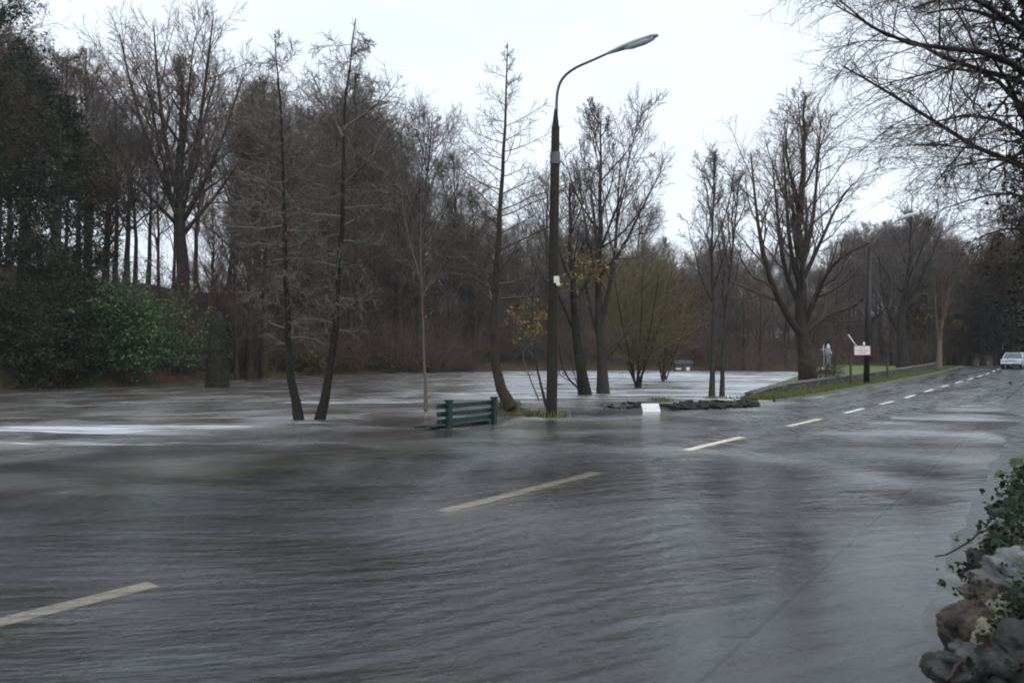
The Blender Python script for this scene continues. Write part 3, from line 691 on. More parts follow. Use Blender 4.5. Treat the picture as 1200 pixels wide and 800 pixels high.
# bush at its foot
def leafy(name, label, group, cx, cy, rx, ry, rz, n, size, mat, seed, stemmat, twig=None, zc=.5, cat='shrub', z0=None):
    rng = np.random.RandomState(seed); z0 = H(cx, cy) if z0 is None else z0
    e = empty(name, (cx, cy, z0 - .05)); tag(e, label, cat, group)
    nb = 26
    st = np.zeros((nb, 3)) + rng.randn(nb, 3) * np.array([rx, ry, 0]) * .18
    a = rng.rand(nb) * 6.28; k = np.sqrt(rng.rand(nb))
    d = np.stack([np.cos(a) * k * rx, np.sin(a) * k * ry, rz * (2 - 1.2 * k ** 2) * .9], 1)
    P, Rd = grow(rng, st, d, np.linalg.norm(d, axis=1) * .8, np.full(nb, .03), 6, .12, .0)
    s2 = kids(rng, P, Rd, 9, .25, 1, 30, 65, .38, flat, .6, .008); P2, R2 = grow(rng, *s2, 4, .15, .02)
    s3 = kids(rng, P2, R2, 6, .15, 1, 25, 60, .5, flat, .6, .006); P3, R3 = grow(rng, *s3, 3, .15, .02)
    G = Geo(); G.add(*tubes(P, Rd, 4)); G.add(*tubes(P2, R2, 3)); G.add(*tubes(P3, R3, 3))
    link('stems', G.mesh('stems', stemmat), e)
    if n:
        Q = P3.reshape(-1, 3); Q = Q[Q[:, 2] > .02]
        # leaves sit in sprays, with bare gaps between them
        w = np.sin(Q[:, 0] * 3.1 + seed) + np.sin(Q[:, 1] * 2.7) + np.sin(Q[:, 2] * 3.7 + 1); Q = Q[w > -.9]
        C = Q[rng.randint(0, len(Q), n)] + rng.randn(n, 3) * size * .9
        V, F = leaf_geo(C, size, rng); link('foliage', mesh_np('foliage', V, [F], mat, False), e)
    return e
q = at(966, 447, 46.5)
leafy('bush', 'rusty brown bush at the foot of the great lawn tree', None, q[0], q[1], 1.3, 1.2, 1.7, 500, .06, M['leaf_bramble'], 31, M['twig_brown'])

# trees about the far end of the road
YN = 78
tr = pix(YN, (1058, 437), (1058, 410), (1052, 375), (1060, 350), (1066, 310), (1072, 262))
ex = [(pix(YN, (1056, 392), (1042, 370), (1034, 345), (1030, 300)), .3, .06), (pix(YN, (1054, 372), (1076, 335), (1092, 300, 1), (1104, 268)), .28, .05), (pix(YN, (1062, 345), (1080, 320), (1100, 312)), .16, .04)]
g = tree_geo(26, tr, .6, .08, L_spread(12, .018, .1, .35, 1, (20, 55), .55, 9), ex, K=12)
mk_tree('bare_tree', 'broad forked tree with a leaning trunk behind the low wall, right of the sign', None, g, M['bark_dark'], M['twig_grey'], base_of(tr))
tr = pix(74, (1100, 431), (1101, 400), (1104, 365), (1106, 320))
g = tree_geo(27, tr, .28, .04, L_spread(10, .014, .22, .25, 1, (12, 32), .4, 7), [(pix(74, (1101, 400), (1097, 370), (1095, 330)), .16, .03), (pix(74, (1101, 390), (1110, 360), (1114, 325)), .14, .03)], K=10)
mk_tree('birch_tree', 'slim tan-barked tree beside the end of the low wall', None, g, M['bark_pale'], M['twig_red'], base_of(tr))

# beech on the crest of the far bank
YQ = 63
tr = [np.array([at(216, 322, YQ)[0], YQ, H(at(216, 322, YQ)[0], YQ) - .3])] + pix(YQ, (215, 312), (214, 290), (211, 260), (210, 230), (212, 170), (214, 90))
ex = [(pix(YQ, (212, 255), (190, 210), (170, 160), (150, 90, 1), (140, 40)), .26, .05), (pix(YQ, (212, 240), (195, 180, -1), (186, 110, -1.5), (180, 30)), .26, .05), (pix(YQ, (211, 235), (232, 170, 1), (240, 100, 1), (250, 20)), .26, .05),
      (pix(YQ, (213, 262), (240, 215, -1), (262, 160, -1), (285, 90)), .24, .05), (pix(YQ, (213, 275), (245, 240), (275, 200), (300, 150)), .2, .04), (pix(YQ, (214, 270), (180, 235, 1), (150, 205, 1.5), (125, 160)), .2, .04)]
g = tree_geo(28, tr, .72, .1, L_spread(10, .017, .1, .35, .98, (20, 48), .55, 16), ex, K=14, flare=1.25)
mk_tree('beech_tree', 'great bare beech with a fan of limbs on the crest of the far bank', None, g, M['bark_dark'], M['twig_brown'], base_of(tr))

# ivy-hung limb tree overhanging from the near right, its trunk rising behind the roadside wall
YP = 12.0
q0 = at(1238, 470, YP)
tr = [np.array([q0[0], q0[1], H(q0[0], q0[1]) - .1])] + pix(YP, (1238, 440), (1230, 300), (1222, 180), (1216, 60), (1212, -120), (1206, -330))
ex = [(pix(YP, (1236, 120), (1180, 58, -1), (1110, 54, -1.6), (1045, 62, -2), (1005, 42, -2.2), (978, -5, -2.2)), .075, .008),
      (pix(YP, (1232, 60), (1150, 0, -1), (1080, -30, -1.5), (1010, -30, -2)), .06, .008),
      (pix(YP, (1245, 220), (1200, 150, -1), (1140, 125, -1.5), (1080, 140, -1.7), (1060, 160, -1.8)), .05, .008),
      (pix(YP, (1250, 260), (1205, 190, -.7), (1150, 180, -1.2), (1100, 205, -1.5)), .045, .008),
      (pix(YP, (1250, 280), (1210, 225, -.6), (1160, 225, -1), (1105, 245, -1.2)), .04, .008),
      (pix(YP, (1256, 320), (1215, 265, -.5), (1170, 265, -.8), (1135, 285, -1)), .04, .008),
      (pix(YP, (1256, 340), (1215, 300, -.3), (1180, 310, -.4), (1160, 330, -.5)), .03, .008),
      (pix(YP, (1236, 100), (1190, 20, 1), (1150, -40, 1.5)), .06, .012)]
LVP = [dict(n=40, t0=.35, t1=.98, a=(40, 80), lf=.22, rf=.3, rmin=.02, rmax=.05, K=8, wob=.12, up=-.01, sides=5, trunk=True),
       dict(n=13, t0=.2, a=(25, 60), lf=.36, prof=tri_prof(.3), rf=.5, rmin=.007, K=6, wob=.14, up=-.035),
       dict(n=10, t0=.15, a=(22, 55), lf=.42, rf=.6, rmin=.0048, K=5, wob=.15, up=-.05),
       dict(n=6, t0=.15, a=(20, 55), lf=.5, rf=.7, rmin=.0036, K=3, wob=.15, up=-.05)]
g = tree_geo(29, tr, .34, .1, LVP, ex, K=14)
e = mk_tree('overhanging_tree', 'dark tree reaching drooping twigs over the road from behind the roadside wall', None, g, M['bark_dark'], M['twig_dark'], tuple(tr[0]))
rng = np.random.RandomState(6); nI = 8000
tt = rng.rand(nI); TQ = resample(np.array(tr), 40); ii = (6 + tt * 30).astype(int)
C = TQ[ii] + rng.randn(nI, 3) * np.array([.32, .32, .3]) - np.array(tr[0])
V, F = leaf_geo(C, .055, rng); link('ivy', mesh_np('ivy', V, [F], M['leaf_dark'], False), e)

# ------------------------------------------------------------------ the wood: trees of a few kinds, each standing where one grows
def straight(h, lean, seed):
    r = random.Random(seed); return [np.array([0, 0, -.5]), np.array([r.uniform(-.2, .2), r.uniform(-.2, .2), h * .35]), np.array([lean * .5, r.uniform(-.4, .4), h * .7]), np.array([lean, 0, h])]
protos = []
for k, (bm_, tm_, kw) in enumerate([('bark_dark', 'twig_brown', dict(n=22, t0=.32, dens=1.1)), ('bark_brown', 'twig_purple', dict(n=26, t0=.22, dens=1.1, a1=(22, 48))),
                                    ('bark_oak', 'twig_brown', dict(n=16, t0=.25, dens=1.2, a1=(25, 60), lf=.45)), ('bark_dark', 'twig_grey', dict(n=24, t0=.4, dens=1.0)),
                                    ('bark_grey', 'twig_purple', dict(n=30, t0=.15, dens=1.0, a1=(20, 40), lf=.42)), ('bark_dark', 'twig_red', dict(n=26, t0=.2, dens=1.2, a1=(24, 50), lf=.34))]):
    g = tree_geo(100 + k, straight(18, [.6, -.8, .3, .9, -.4, .2][k], k), .24, .03, L_forest(rm=.0125, **kw), K=12)
    tg, cg, _ = g
    protos.append((tg.mesh('trunk', M[bm_]), cg.mesh('crown', M[tm_])))
PROF_X = [-120, 0, 60, 110, 150, 300, 340, 400, 440, 480, 520, 560, 620, 700, 760, 800, 840, 900, 960, 1000, 1050, 1110, 1150, 1200, 1320]
PROF_Y = [-40, -5, 55, 50, 40, 100, 115, 118, 150, 212, 248, 262, 275, 280, 292, 303, 298, 285, 290, 262, 252, 266, 285, 262, 230]
def plant(px, Y, top, kind, label, group, rr, name='bare_tree'):
    X = (px - 600) / FPX * Y; z = H(X, Y); zt = at(px, top, Y)[2]; h = max(4.0, zt - z)
    e = empty(name, (X, Y, z), rr.uniform(0, 6.28)); s = h / 18.3
    e.scale = (s * rr.uniform(.85, 1.2), s * rr.uniform(.85, 1.2), s)
    link('trunk', protos[kind][0], e); link('crown', protos[kind][1], e)
    return tag(e, label, 'tree', group)
rr = random.Random(77)
ZL = [('tall bare tree crowding the dark slope of the near-left wood', 'trees of the dark left wood'),
      ('bare brown tree in the dense wood across the river', 'trees of the wood across the river'),
      ('bare grey tree in the wood beyond the lawn', 'trees beyond the lawn'),
      ('dark bare tree crowding the end of the road', 'trees at the end of the road')]
for layer, (y0, y1, step, dt) in enumerate([(46, 56, 34, 50), (58, 66, 30, 15), (70, 84, 26, 0)]):
    px = -110
    while px < (112 if layer < 2 else 330):
        Y = rr.uniform(y0, y1); t = np.interp(px, PROF_X, PROF_Y) + dt + rr.uniform(-15, 45) + (75 if px > 112 else 0)
        if not (layer == 2 and 240 < px < 300): plant(px, Y, t, rr.choice([0, 1, 3, 0, 5, 2]), *ZL[0], rr)
        px += step * rr.uniform(.7, 1.3)
for px, Y, t, k in [(133, 60, 130, 3), (156, 62, 150, 3), (184, 64, 165, 0), (268, 66, 150, 3), (292, 64, 130, 5), (246, 60, 235, 5), (120, 56, 150, 0), (310, 66, 120, 1), (278, 60, 240, 1)]:
    plant(px, Y, t, k, 'slender bare tree beside the great beech on the far bank crest', 'slender trees round the great beech', rr)
for layer, (y0, y1, step, dt) in enumerate([(2, 9, 30, 80), (10, 20, 25, 30), (22, 36, 20, 0), (40, 60, 16, 0)]):
    px = 300
    while px < 850:
        X0 = np.interp(px, [300, 330, 430, 540, 640, 700, 830, 900], [-24.5, -24, -18, -7, 5, 13, 30, 40])
        Yb = X0 / ((px - 600) / FPX) if abs(px - 600) > 40 else 101
        Yb = min(max(Yb, 60), 104); Y = Yb + rr.uniform(y0, y1)
        t = np.interp(px, PROF_X, PROF_Y) + dt + rr.uniform(-38, 55) * (1 if px < 520 else .6)
        plant(px, Y, t, rr.choice([1, 5, 4, 1, 2, 3, 0]), *ZL[1], rr)
        px += step * rr.uniform(.7, 1.3)
for layer, (y0, y1, step, dt) in enumerate([(96, 106, 24, 30), (112, 140, 18, 0)]):
    px = 850
    while px < 1125:
        Y = rr.uniform(y0, y1); t = np.interp(px, PROF_X, PROF_Y) + dt + rr.uniform(-8, 30)
        X = (px - 600) / FPX * Y; s, u = su(X, Y)
        if u < -8: plant(px, Y, t, rr.choice([3, 4, 2, 1]), *ZL[2], rr)
        px += step * rr.uniform(.7, 1.3)
for layer, (y0, y1, step, dt) in enumerate([(98, 112, 13, 20), (118, 150, 12, 0)]):
    px = 1112
    while px < 1330:
        Y = rr.uniform(y0, y1); t = np.interp(px, PROF_X, PROF_Y) + dt + rr.uniform(-8, 40)
        plant(px, Y, t, rr.choice([0, 1, 3, 5]), *ZL[3], rr)
        px += step * rr.uniform(.7, 1.3)
px = 540
while px < 1130:
    plant(px, rr.uniform(135, 190), np.interp(px, PROF_X, PROF_Y) + rr.uniform(-5, 30), rr.choice([1, 3, 4, 5]), 'distant bare tree on the hill behind the wood', 'distant trees on the hill', rr)
    px += rr.uniform(9, 17)
for px, Y, t, k in [(492, 95, 128, 3), (528, 101, 178, 2), (470, 93, 150, 4), (556, 106, 215, 3), (640, 108, 200, 2), (745, 109, 235, 3)]:
    plant(px, Y, t, k, 'tall wispy bare tree standing clear above the river wood', 'wispy trees above the river wood', rr)
# right side of the road, nearer
for px, Y, t in [(1190, 92, 250), (1215, 80, 190), (1250, 60, 120), (1178, 100, 300)]:
    plant(px, Y, t, 0, *ZL[3], rr)

# evergreens and ivy-clad trees of the left edge
def evergreen(px, Y, top, label, group, seed, mat, rad=2.6, n=8000, size=.12, t0=.12, name='evergreen_tree'):
    X = (px - 600) / FPX * Y; z = H(X, Y); h = at(px, top, Y)[2] - z
    trk = [np.array([X, Y, z - .3]), np.array([X + .2, Y, z + h * .5]), np.array([X, Y + .2, z + h])]
    g = tree_geo(seed, trk, .3, .04, [dict(n=46, t0=t0, t1=.98, a=(55, 85), lf=rad / h * 1.1, prof=dome(.45), rf=.35, rmin=.03, rmax=.08, K=6, wob=.1, up=.0, sides=4),
                                      dict(n=8, t0=.2, a=(25, 60), lf=.4, rf=.6, rmin=.014, K=4, wob=.12, up=-.02), dict(n=5, t0=.2, a=(25, 60), lf=.5, rf=.6, rmin=.01, K=3, wob=.12, up=-.03)], K=10)
    e = mk_tree(name, label, group, g, M['bark_dark'], M['twig_dark'], (X, Y, z - .3))
    rng = np.random.RandomState(seed); P = g[2].reshape(-1, 3) - np.array([X, Y, z - .3])
    w = np.sin(P[:, 0] * 1.3 + seed) + np.sin(P[:, 2] * 1.1 + seed * 2) + np.sin(P[:, 1] * 1.5); P = P[w > -.8]
    C = P[rng.randint(0, len(P), n)] + rng.randn(n, 3) * .18
    # needles and leaves come off the mesh still placed from the trunk foot
    V, F = leaf_geo(C, size, rng, 1.9, .5); link('foliage', mesh_np('foliage', V, [F], mat, False), e); return e
EV = 'evergreens of the dark left edge'
for i, (px, Y, t, s) in enumerate([(-20, 46, -20, 2.8), (22, 50, 70, 2.6), (62, 47, 120, 2.2), (100, 55, 170, 2.0), (-50, 44, 60, 3)]):
    evergreen(px, Y, t, 'dark evergreen tree massed at the far left edge of the wood', EV, 200 + i, M['leaf_dark'], s)
for i, (px, Y, t) in enumerate([(1172, 104, 290), (1192, 96, 280), (1225, 88, 260), (1150, 112, 310), (1135, 118, 330)]):
    evergreen(px, Y, t, 'dark ivy-clad tree massed where the road disappears', 'ivy-clad trees where the road ends', 220 + i, M['leaf_dark'], 3.2, 7000, .26)
for i, (px, Y, t) in enumerate([(1085, 100, 300), (1118, 106, 320)]):
    evergreen(px, Y, t, 'grey-green ivy-covered tree behind the end of the low wall', 'ivy-covered trees behind the low wall', 230 + i, M['leaf_bramble'], 3.0, 5000, .24)

# laurels on the bank, lower left
for i, (px, Y, t) in enumerate([(500, 101, 330), (566, 112, 320), (628, 118, 335), (452, 98, 320), (800, 116, 340), (350, 84, 330)]):
    evergreen(px, Y, t, 'olive ivy-draped tree low in the wood across the river', 'ivy-draped trees across the river', 240 + i, M['leaf_bramble'], 3.4, 3200, .2, name='ivy_draped_tree')
GL = 'laurel bushes on the left bank'
for i, (px, Y, w, h) in enumerate([(20, 44, 2.8, 3.6), (62, 43, 2.6, 3.4), (-30, 43, 3, 4), (95, 46.5, 2.4, 4.2)]):
    X = (px - 600) / FPX * Y
    leafy('laurel_bush', 'dark green laurel bush in the bank of bushes at the water edge', GL, X, Y, w, w * .8, h, 12000, .10, M['leaf_dark'], 300 + i, M['twig_dark'])
X = (150 - 600) / FPX * 47.5
leafy('laurel_bush', 'large bright green drooping laurel at the water edge', None, X, 47.5, 3.2, 2.6, 4.8, 30000, .10, M['leaf_green'], 310, M['twig_dark'])
X = (150 - 600) / FPX * 52
leafy('holly_bush', 'yellow-green leafy bush above the drooping laurel', None, X, 52, 1.4, 1.4, 3.6, 3200, .14, M['leaf_bright'], 311, M['twig_dark'])
leafy('laurel_bush', 'small green bush beside the broken trunk', None, (218 - 600) / FPX * 56, 56, 1.8, 1.4, 1.8, 3000, .13, M['leaf_green'], 312, M['twig_dark'])
# brambles along the far bank
def bank_xy(px, d):
    X0 = np.interp(px, [170, 260, 300, 330, 430, 540, 640, 700, 830], [-25.5, -25.3, -24.5, -24, -18, -7, 5, 13, 30])
    Yb = X0 / ((px - 600) / FPX) if abs(px - 600) > 40 else 101
    Yb = min(max(Yb, 46), 103) + d; return (px - 600) / FPX * Yb, Yb
for i, px in enumerate(range(285, 600, 17)):
    X, Y = bank_xy(px + rr.uniform(-5, 5), rr.uniform(1, 4))
    leafy('bramble_bush', 'low bramble tangle along the foot of the far bank', 'brambles along the far bank', X, Y, 1.9, 1.4, 1.5, 900, .15, M['leaf_bramble'], 330 + i, M['twig_brown'])
# the brown scrub of the far bank, one tangled mass
def scrub():
    rng = np.random.RandomState(9); G = Geo()
    spots = []
    for px in np.arange(205, 860, 7.5):
        for d in (3, 9, 17, 27, 40):
            if px < 330 and d > 12 and (d > 20 or rng.rand() < .5): continue
            X, Y = bank_xy(px + rng.uniform(-5, 5), d + rng.uniform(-2, 3)); spots.append((X, Y, H(X, Y), rng.uniform(3.0, 6.5) + d * .09))
    for px in np.arange(20, 210, 9):
        Y = rng.uniform(52, 62); X = (px - 600) / FPX * Y; spots.append((X, Y, H(X, Y), rng.uniform(2.5, 4.5)))
    for px in np.arange(850, 1130, 9):
        Y = rng.uniform(92, 108); X = (px - 600) / FPX * Y; spots.append((X, Y, H(X, Y), rng.uniform(3, 6)))
    for px in np.arange(540, 1135, 6.5):
        for Y0 in (114, 132, 150):
            Y = rng.uniform(Y0, Y0 + 16); X = (px - 600) / FPX * Y; ss_, uu_ = su(X, Y)
            if px < 880 and Y0 < 120: continue
            if uu_ < -9: spots.append((X, Y, H(X, Y), rng.uniform(6, 12)))
    for px in np.arange(1090, 1330, 5.0):
        Y = rng.uniform(112, 140) if px > 1105 else rng.uniform(100, 120); X = (px - 600) / FPX * Y; spots.append((X, Y, H(X, Y), rng.uniform(4, 8)))
    for x, y, z, h in spots:
        n = 7; st = np.array([x, y, z - .2]) + rng.randn(n, 3) * np.array([.8, .8, 0]); a = rng.rand(n) * 6.28; k = rng.rand(n) * .8
        d = np.stack([np.cos(a) * k, np.sin(a) * k, np.ones(n)], 1)
        P, Rd = grow(rng, st, d, h * (.6 + .5 * rng.rand(n)), np.full(n, .035), 5, .15, .02); G.add(*tubes(P, Rd, 3))
        s2 = kids(rng, P, Rd, 8, .2, 1, 20, 55, .42, flat, .6, .02); P2, R2 = grow(rng, *s2, 4, .15, .05); G.add(*tubes(P2, R2, 3))
        s3 = kids(rng, P2, R2, 6, .15, 1, 20, 55, .5, flat, .7, .014); P3, R3 = grow(rng, *s3, 3, .15, .05); G.add(*tubes(P3, R3, 3))
    tag(link('scrub', G.mesh('scrub', M['twig_purple'])), 'tangled brown scrub covering the far bank', None, None, 'stuff')
scrub()

# broken ivy-dark trunk at the water edge
q = gp(254, 452, .3); z = H(q[0], q[1])
e = empty('broken_trunk', (q[0], q[1], z - .3)); tag(e, 'thick dark broken trunk standing at the water edge', 'tree stump')
hh = at(254, 365, q[1])[2] - z + .3
b = MB(); b.tube([(0, 0, 0), (0, 0, .5), (.05, 0, hh * .5), (-.03, 0, hh * .85), (.1, 0, hh)], [.95, .78, .66, .5, .12], 14).build('trunk', M['bark_alder'], e, smooth=True)
rng = np.random.RandomState(3); C = np.stack([rng.randn(900) * .5, rng.randn(900) * .5, rng.rand(900) * hh], 1); C[:, :2] = nrm(C[:, :2]) * (.66 + .15 * rng.rand(900))[:, None]
V, F = leaf_geo(C, .10, rng); link('ivy', mesh_np('ivy', V, [F], M['leaf_dark'], False), e)

# ------------------------------------------------------------------ street lamp
q = gp(646, 488, 0); PX, PY = float(q[0]), float(q[1]); PZ = H(PX, PY)
lamp = empty('street_lamp', (PX, PY, PZ)); tag(lamp, 'tall concrete street lamp with a curved arm, standing in the flood', 'street lamp')
lean = Vector((at(651, 150, PY) - np.array([PX, PY, at(651, 150, PY)[2]])))[0]
zt = at(651, 150, PY)[2] - PZ; zc = at(651, 180, PY)[2] - PZ; zb = at(651, 128, PY)[2] - PZ
def lx(z): return lean * z / zt
b = MB(); b.tube([(0, 0, -.3), (lx(zc * .5), 0, zc * .5), (lx(zc), 0, zc)], [.175, .155, .14], 8).build('shaft', M['concrete'], lamp)
b = MB(); b.tube([(lx(zc), 0, zc - .35), (lx(zc), 0, zc + .02)], [.165, .165], 12).build('clamp_band', M['arm_metal'], lamp)
b = MB(); b.tube([(lx(zc), 0, zc), (lx(zt), 0, zt)], [.135, .125], 8).build('upper_shaft', M['concrete'], lamp)
b = MB(); b.tube([(lx(zt), 0, zt - .01), (lx(zt), 0, zt + .06), (lx(zb), 0, zb)], [.13, .11, .05], 12).build('cone_cap', M['concrete'], lamp)
AD = np.array([DY, -DX, 0])                  # over the road
def arm_pt(px, py):                          # where the sight line meets the upright plane of the arm
    r = ray(px, py); nn = np.array([AD[1], -AD[0]])
    o = np.array([PX + lean, PY]); k = nn @ o / (nn @ r[:2]); p = np.array([0, 0, EYE]) + r * k
    return p - np.array([PX, PY, PZ])
ap = [arm_pt(652, 132), arm_pt(652.5, 112), arm_pt(655, 98), arm_pt(662, 88), arm_pt(675, 79), arm_pt(695, 70.5), arm_pt(716, 61)]
ap = resample(ap, 22); b = MB(); b.tube(ap, [.048 - .014 * i / 21 for i in range(22)], 10).build('arm', M['arm_metal'], lamp, smooth=True)
h0, h1 = arm_pt(712, 62.5), arm_pt(771, 41); hd = Vector(h1 - h0); L = hd.length; hd.normalize()
rot = Matrix(((hd.x, -AD[1], 0, 0), (hd.y, AD[0], 0, 0), (hd.z, 0, 1, 0), (0, 0, 0, 1)))
side = Vector((-AD[1], AD[0], 0)); upv = side.cross(hd) * -1
if upv.z < 0: upv = -upv
def hsec(t, w, tp, bt):
    c = Vector(h0) + hd * (L * t); out = []
    for k in range(12):
        a = 2 * math.pi * k / 12; sx = math.cos(a) * w; sy = math.sin(a); out.append(c + side * sx + upv * (sy * tp if sy > 0 else sy * bt))
    return out
hd_part = MB(); hd_part.loft([hsec(0, .045, .045, .045), hsec(.1, .07, .06, .05), hsec(.3, .13, .085, .06), hsec(.6, .15, .095, .06), hsec(.9, .13, .075, .05), hsec(1, .06, .03, .03)]); head = hd_part.build('lamp_head', M['lamp_shell'], lamp, smooth=True)
gl_ = MB(); gl_.loft([hsec(.36, .09, -.045, .09), hsec(.5, .12, -.045, .14), hsec(.75, .12, -.045, .15), hsec(.92, .09, -.04, .1)]); gl_.build('diffuser', M['lamp_glass'], head, smooth=True)
q2 = at(652, 328, PY - .16)
b = MB(); b.box((q2[0] - PX, q2[1] - PY - .03, q2[2] - PZ), (.17, .12, .22), bev=.015).box((q2[0] - PX + .05, q2[1] - PY - .06, q2[2] - PZ - .15), (.12, .1, .1), bev=.02).build('sensor_box', M['cream_plastic'], lamp)
rng = np.random.RandomState(8)
def tufts(name, pts, hgt, mat, lab, kind=None, cat='weeds', per=30, spread=.2):
    Vs, Fs, o = [], [], 0
    C = np.repeat(np.asarray(pts, float), per, 0); n = len(C); C[:, :2] += rng.randn(n, 2) * spread
    a = rng.rand(n) * 6.28; l = hgt * (.5 + rng.rand(n)); d = np.stack([np.cos(a), np.sin(a), 0 * a], 1); sd = np.stack([-np.sin(a), np.cos(a), 0 * a], 1) * (.012 + .012 * rng.rand(n))[:, None]
    tip = C + d * (l * .5 * rng.rand(n))[:, None] + np.stack([0 * l, 0 * l, l], 1); mid = C * .5 + tip * .5 + np.stack([0 * l, 0 * l, l * .1], 1)
    V = np.stack([C - sd, C + sd, mid + sd * .7, mid - sd * .7, tip], 1).reshape(-1, 3); i = np.arange(n)[:, None] * 5
    o_ = link(name, mesh_np(name, V, [np.concatenate([i, i + 1, i + 2, i + 3], 1), np.concatenate([i + 3, i + 2, i + 4], 1)], mat, False))
    return tag(o_, lab, None if kind else cat, None, kind)
tufts('weeds', [(PX + .1, PY - .25, -.05), (PX + .35, PY - .2, -.06), (PX - .2, PY - .22, -.06)], .22, M['grass'], 'pale green weeds round the foot of the street lamp')

# ------------------------------------------------------------------ bench
ba, bb = gp(526, 503, 0), gp(579, 496.5, 0)
bv = bb - ba; BL = float(np.hypot(bv[0], bv[1])); rz = math.atan2(bv[1], bv[0])
gz = min(H(*(ba[:2])), H(*(bb[:2]))) - .02
bench = empty('park_bench', (float(ba[0]), float(ba[1]), gz), rz); tag(bench, 'dark green wooden slatted bench half drowned, seen from behind', 'bench')
top = .68 - gz
for i, x in enumerate((0, BL)):
    b = MB(); b.box((x, 0, top / 2), (.15, .13, top), bev=.012).build('post', M['green_paint'], bench)
    b = MB(); b.box((x, 0, top + .03), (.19, .17, .05), bev=.015).build('post_cap', M['green_paint'], bench)
for zz in (top - .1, top - .3, top - .48):
    b = MB(); b.box((BL / 2 - .06, -.015 + .095, zz), (BL + .62, .045, .115), bev=.01).build('back_slat', M['green_paint'], bench)
for k in range(4):
    b = MB(); b.box((BL / 2 - .06, .2 + .125 * k, .08 - gz), (BL + .62, .105, .045), bev=.008).build('seat_slat', M['green_paint'], bench)
for x in (.12, BL - .12):
    b = MB(); b.box((x, .36, .03 - gz), (.09, .58, .07), bev=.008).build('seat_bearer', M['green_paint'], bench)
    b = MB(); b.box((x, .6, (.0 - gz) / 2), (.1, .1, -gz + .0), bev=.008).build('leg', M['green_paint'], bench)
# loose plank floating by its left end
b = MB(); b.box((0, 0, 0), (1.0, .12, .035), bev=.006); q = gp(505, 498.5, .03)
o = b.build('floating_plank', M['green_paint'], None, tuple(q)); o.rotation_euler = (.05, 0, rz - .25); tag(o, 'wet green plank afloat at the left end of the bench', 'plank')

# mossy mound at the foot of the curved tree
q = gp(607, 487, 0); r_ = random.Random(4)
mx, my = float(q[0]), float(q[1]) + .35
n, m_ = 40, 40; A, Bq = np.meshgrid(np.linspace(0, 2 * np.pi, n), np.linspace(0, 1, m_))
rx, ry = 1.15, .95
Xm = np.cos(A) * Bq * rx * (1 + .12 * np.sin(3 * A + 1)); Ym = np.sin(A) * Bq * ry
Zm = .46 * np.exp(-(((Xm + .35) / .55) ** 2 + (Ym / .6) ** 2)) + .12 * np.exp(-(((Xm - .5) / .5) ** 2 + (Ym / .4) ** 2)) + .05 * vnoise(Xm * 9, Ym * 9, 41) * (1 - Bq) - .1 * Bq ** 3 - .04
o = link('earth_mound', mesh_np('earth_mound', np.stack([Xm.ravel(), Ym.ravel(), Zm.ravel()], 1), [grid_faces(m_, n)], M['mulch']), None, (mx, my, 0))
tag(o, 'mossy earth mound rising from the flood beside the bench', 'mound')
rng = np.random.RandomState(18)
tufts('grass_tufts', [(mx - .35 + r_.uniform(-.4, .4), my + r_.uniform(-.4, .3), .3) for _ in range(6)] + [(mx + .5, my - .25, .05), (mx + .2, my - .3, .08)], .16, M['grass'], 'green grass tufts on the mossy mound', 'stuff', per=22, spread=.12)

n = 420; rng = np.random.RandomState(44)
C = np.stack([mx + .2 + rng.rand(n) * (PX - mx - .1), my - .25 + rng.randn(n) * .16, .015 + .05 * rng.rand(n)], 1)
C2 = np.stack([mx + rng.randn(160) * .6, my - .45 + rng.randn(160) * .12, .01 + .03 * rng.rand(160)], 1)
V, F = leaf_geo(np.concatenate([C, C2]), .055, rng, 1.5, 0)
M['leaf_litter'] = island('leaf_litter', [(.05, .028, .018), (.10, .05, .03), (.07, .045, .03), (.14, .09, .05)], .5, .3)
tag(link('leaf_litter', mesh_np('leaf_litter', V, [F], M['leaf_litter'], False)), 'brown leaves and twigs washed up between mound and street lamp', None, None, 'stuff')

# ------------------------------------------------------------------ low wall of the verge
W0, W1 = 33.5, 97
s = np.arange(W0, W1, .4)
def wall_secs(s, u0, u1, zlo, ztop, seed, amp=.03):
    Vs = []; rng = np.random.RandomState(seed)
    for k, (uu, zz) in enumerate(((u0, 0), (u0 + .02, .5), (u0 + .04, 1), (u1 - .04, 1), (u1 - .02, .5), (u1, 0))):
        X, Y = xy(s, uu + rng.randn(len(s)) * amp * .5); Z = zlo + (ztop - zlo) * zz + (rng.randn(len(s)) * amp if zz > 0 else 0)
        Vs.append(np.stack([X, Y, Z], 1))
    V = np.stack(Vs, 1).reshape(-1, 3); n = len(s)
    return V, grid_faces(n, 6), np.array([[0, 1, 4, 5], [1, 2, 3, 4]]), np.array([[5, 4, 1, 0], [4, 3, 2, 1]]) + (n - 1) * 6
WU0, WU1 = -6.35, -5.95
wl = zroad(s) - .1; wh = zroad(s) + np.interp(s, [33, 36, 40, 50, 65, 80, 97], [.22, .42, .55, .58, .62, .62, .6])
V, F, c1, c2 = wall_secs(s, WU0, WU1, wl, wh, 1)
wall = empty('stone_wall', (0, 0, 0)); tag(wall, 'long low grey stone wall curving up along the grass verge', 'wall')
link('wall_body', mesh_np('wall_body', V, [F[:, ::-1], c1, c2], M['drystone'], False), wall)
V, F, c1, c2 = wall_secs(s, WU0 - .03, WU1 + .03, wh + .004, wh + .09, 2, .012)
link('coping', mesh_np('coping', V, [F[:, ::-1], c1, c2], M['stone_grey'], False), wall)
X, Y = xy(W1 + .3, -6.1); z = float(zroad(W1))
pil = empty('wall_pillar', (float(X), float(Y), z)); tag(pil, 'squat dark stone pillar ending the low wall', 'pillar')
